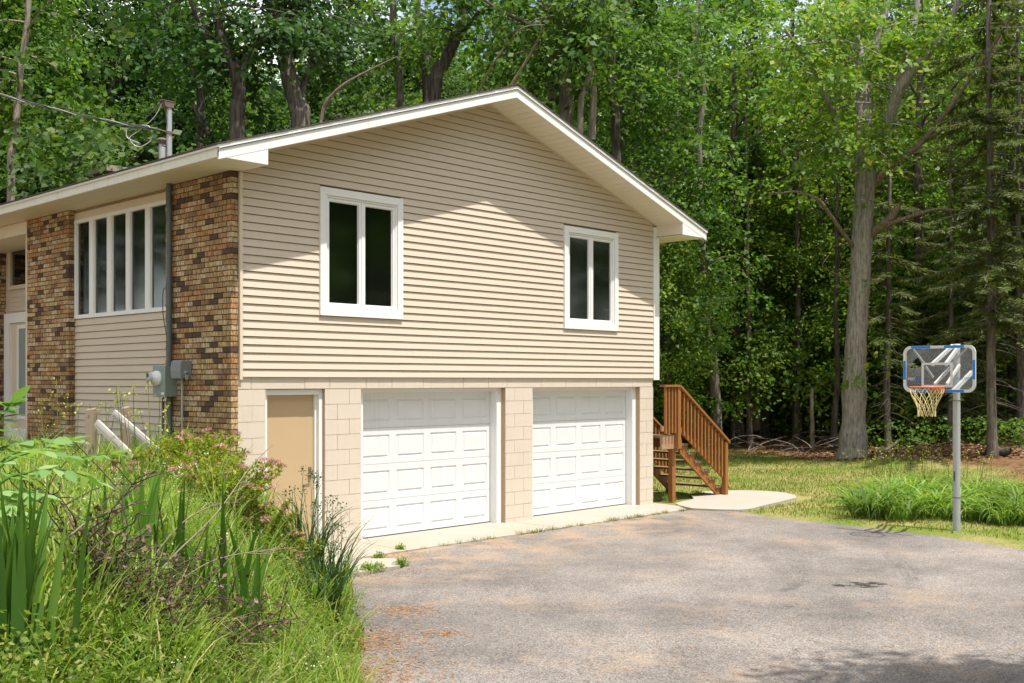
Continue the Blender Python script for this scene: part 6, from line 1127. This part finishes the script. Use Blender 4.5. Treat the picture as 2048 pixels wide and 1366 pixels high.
# weeds along the apron and the doorstep
def tuft(seed, n, R, h0, h1, mat='grass'):
    r = np.random.default_rng(seed); return lily_clump(seed, n, R, h0, h1, mat, (0.003, 0.006), 0.5, (0.2, 1.2))
TF = [tuft(200 + i, 26, 0.05, 0.05, 0.14) for i in range(4)]; apw = np.random.default_rng(9); B = []
for X in np.concatenate([apw.uniform(1.6, 3.6, 12), apw.uniform(4.0, 7.6, 60), apw.uniform(7.6, 8.3, 5)]):
    i = int(apw.integers(4)); o = link('weed_tuft', TF[i], None, (X, -0.985 + apw.normal() * 0.012, -0.005)); o.rotation_euler = (0, 0, apw.random() * 6); s = apw.uniform(0.5, 1.2); o.scale = (s, s, s); tag(o, 'small grass tuft in the joint between apron and asphalt', 'weed', 'grass tufts along the apron joint')
def leafy(seed, n, R, h, size=0.05):
    r = np.random.default_rng(seed); A = np.c_[r.normal(size=(n, 2)) * R * 0.6, r.uniform(0.02, h, n)]; V, Q = sprays(r, A, r.normal(size=A.shape) * 0.6, 16, 0.04, size, 0.2, 0.4, 0.6, 0.2); return quad_mesh('foliage', V, Q, M['lily'])
for i, (px, py, R, h, lb) in enumerate(((802, 1132, 0.09, 0.13, 'bushy green weed at the right corner of the doorstep'), (755, 1140, 0.10, 0.08, 'low weed on the near edge of the doorstep'), (735, 1143, 0.06, 0.09, 'small weed left of the low one on the doorstep'), (697, 1148, 0.08, 0.06, 'weed at the left end of the doorstep'), (757, 1118, 0.05, 0.07, 'small weed in the crack behind the doorstep'), (800, 1100, 0.03, 0.05, 'tiny weed in the apron joint beside the left garage door'), (1330, 1000, 0.2, 0.12, 'low leafy weeds under the wooden stairs'), (1395, 992, 0.2, 0.1, 'leafy weeds below the stair stringer'))):
    p = survey(px, py, 2.207 * F_PX / (py - HY)); t = empty('leafy_weed', (p[0], p[1], 0.0)); small(link('foliage', leafy(300 + i, 26, R * 0.75, h * 0.8, 0.03), t)); tag(t, lb, 'weed', 'weeds on the paving')
# pine straw and crumbs on the asphalt
N_ = 5200; c = np.array([(-1.55, -4.45, .30, 1500), (-2.2, -5.3, .30, 1300), (-0.52, -3.74, .16, 500), (-0.93, -4.75, .08, 120), (0.6, -2.05, .35, 350), (1.5, -1.15, .25, 300), (1.6, -7.4, .9, 500), (-0.2, -6.6, .9, 400), (0.5, -3.2, 1.2, 300)]); P = np.concatenate([np.c_[q[0] + rw.normal(size=int(q[3])) * q[2], q[1] + rw.normal(size=int(q[3])) * q[2]] for q in c]); n = len(P)
P = np.c_[P, np.maximum(terrain(P[:, 0], P[:, 1]), 0.0) + 0.006]; V, Q = kites(P, np.c_[rw.normal(size=(n, 2)), rw.normal(size=n) * 0.08], np.array([0, 0, 1.0]) + rw.normal(size=(n, 3)) * 0.2, rw.uniform(0.03, 0.09, n), 0.05)
tag(link('pine_straw', quad_mesh('pine_straw', V, Q, M['pine_straw'])), 'rusty pine straw scattered on the asphalt by the bed', kind='stuff')

# ------------------------------------------------------------------ labels that say which one: order from the left within each row
ORD = ['first', 'second', 'third', 'fourth', 'fifth', 'sixth', 'seventh', 'eighth', 'ninth', 'tenth', 'eleventh', 'twelfth', 'thirteenth', 'fourteenth', 'fifteenth', 'sixteenth', 'seventeenth', 'eighteenth', 'nineteenth', 'twentieth']
def view_of(o):
    q = np.array(o.location) - CAM; D = q[0] * FW[0] + q[1] * FW[1]; return CX + F_PX * (q[0] * RT[0] + q[1] * RT[1]) / D, D
def order_labels(group, cuts, text):
    """text[row] holds a phrase with {} for the place from the left"""
    rows = {}
    for o in bpy.data.objects:
        if o.get('group') == group: px, D = view_of(o); rows.setdefault(sum(D > c for c in cuts), []).append((px, o))
    for r, L in rows.items():
        for i, (px, o) in enumerate(sorted(L, key=lambda t: t[0])): o['label'] = text[r].format(ORD[min(i, 19)])
order_labels('maples of the canopy behind the house', (28.5, 35.5, 40.5, 46, 52), ['leafy canopy maple close behind the roof, {} from the left', 'leafy canopy maple in the second row behind the roof, {} from the left', 'leafy canopy maple in the third row behind the roof, {} from the left', 'leafy canopy maple in the fourth row behind the roof, {} from the left', 'leafy canopy maple in the next to last row behind the roof, {} from the left', 'leafy canopy maple farthest behind the roof, {} from the left'])
order_labels('dark trunks of the right-hand woods', (38,), ['dark bare-stemmed tree at the right-hand wood edge, {} from the left', 'dark bare-stemmed tree deep in the right-hand woods, {} from the left'])
order_labels('young maples deep in the woods', (42, 48), ['bright young maple in the near gaps between the trunks, {} from the left', 'bright young maple midway in the trunk gaps, {} from the left', 'bright young maple farthest in the trunk gaps, {} from the left'])
order_labels('slim trunks of the right-hand woods', (40, 46), ['slim trunk near the right-hand wood edge, {} slim one from the left', 'slim trunk midway into the right-hand woods, {} slim one from the left', 'slim trunk deepest in the right-hand woods, {} slim one from the left'])
order_labels('daylilies around the hoop pole', (18.2, 19.3), ['arching daylily clump in the front row of the bed, {} from the left', 'arching daylily clump in the middle row of the bed, {} from the left', 'arching daylily clump in the back row of the bed, {} from the left'])
order_labels('yellow budding weeds behind the daylilies', (), ['upright weed with pale yellow buds behind the daylilies, {} from the left'])
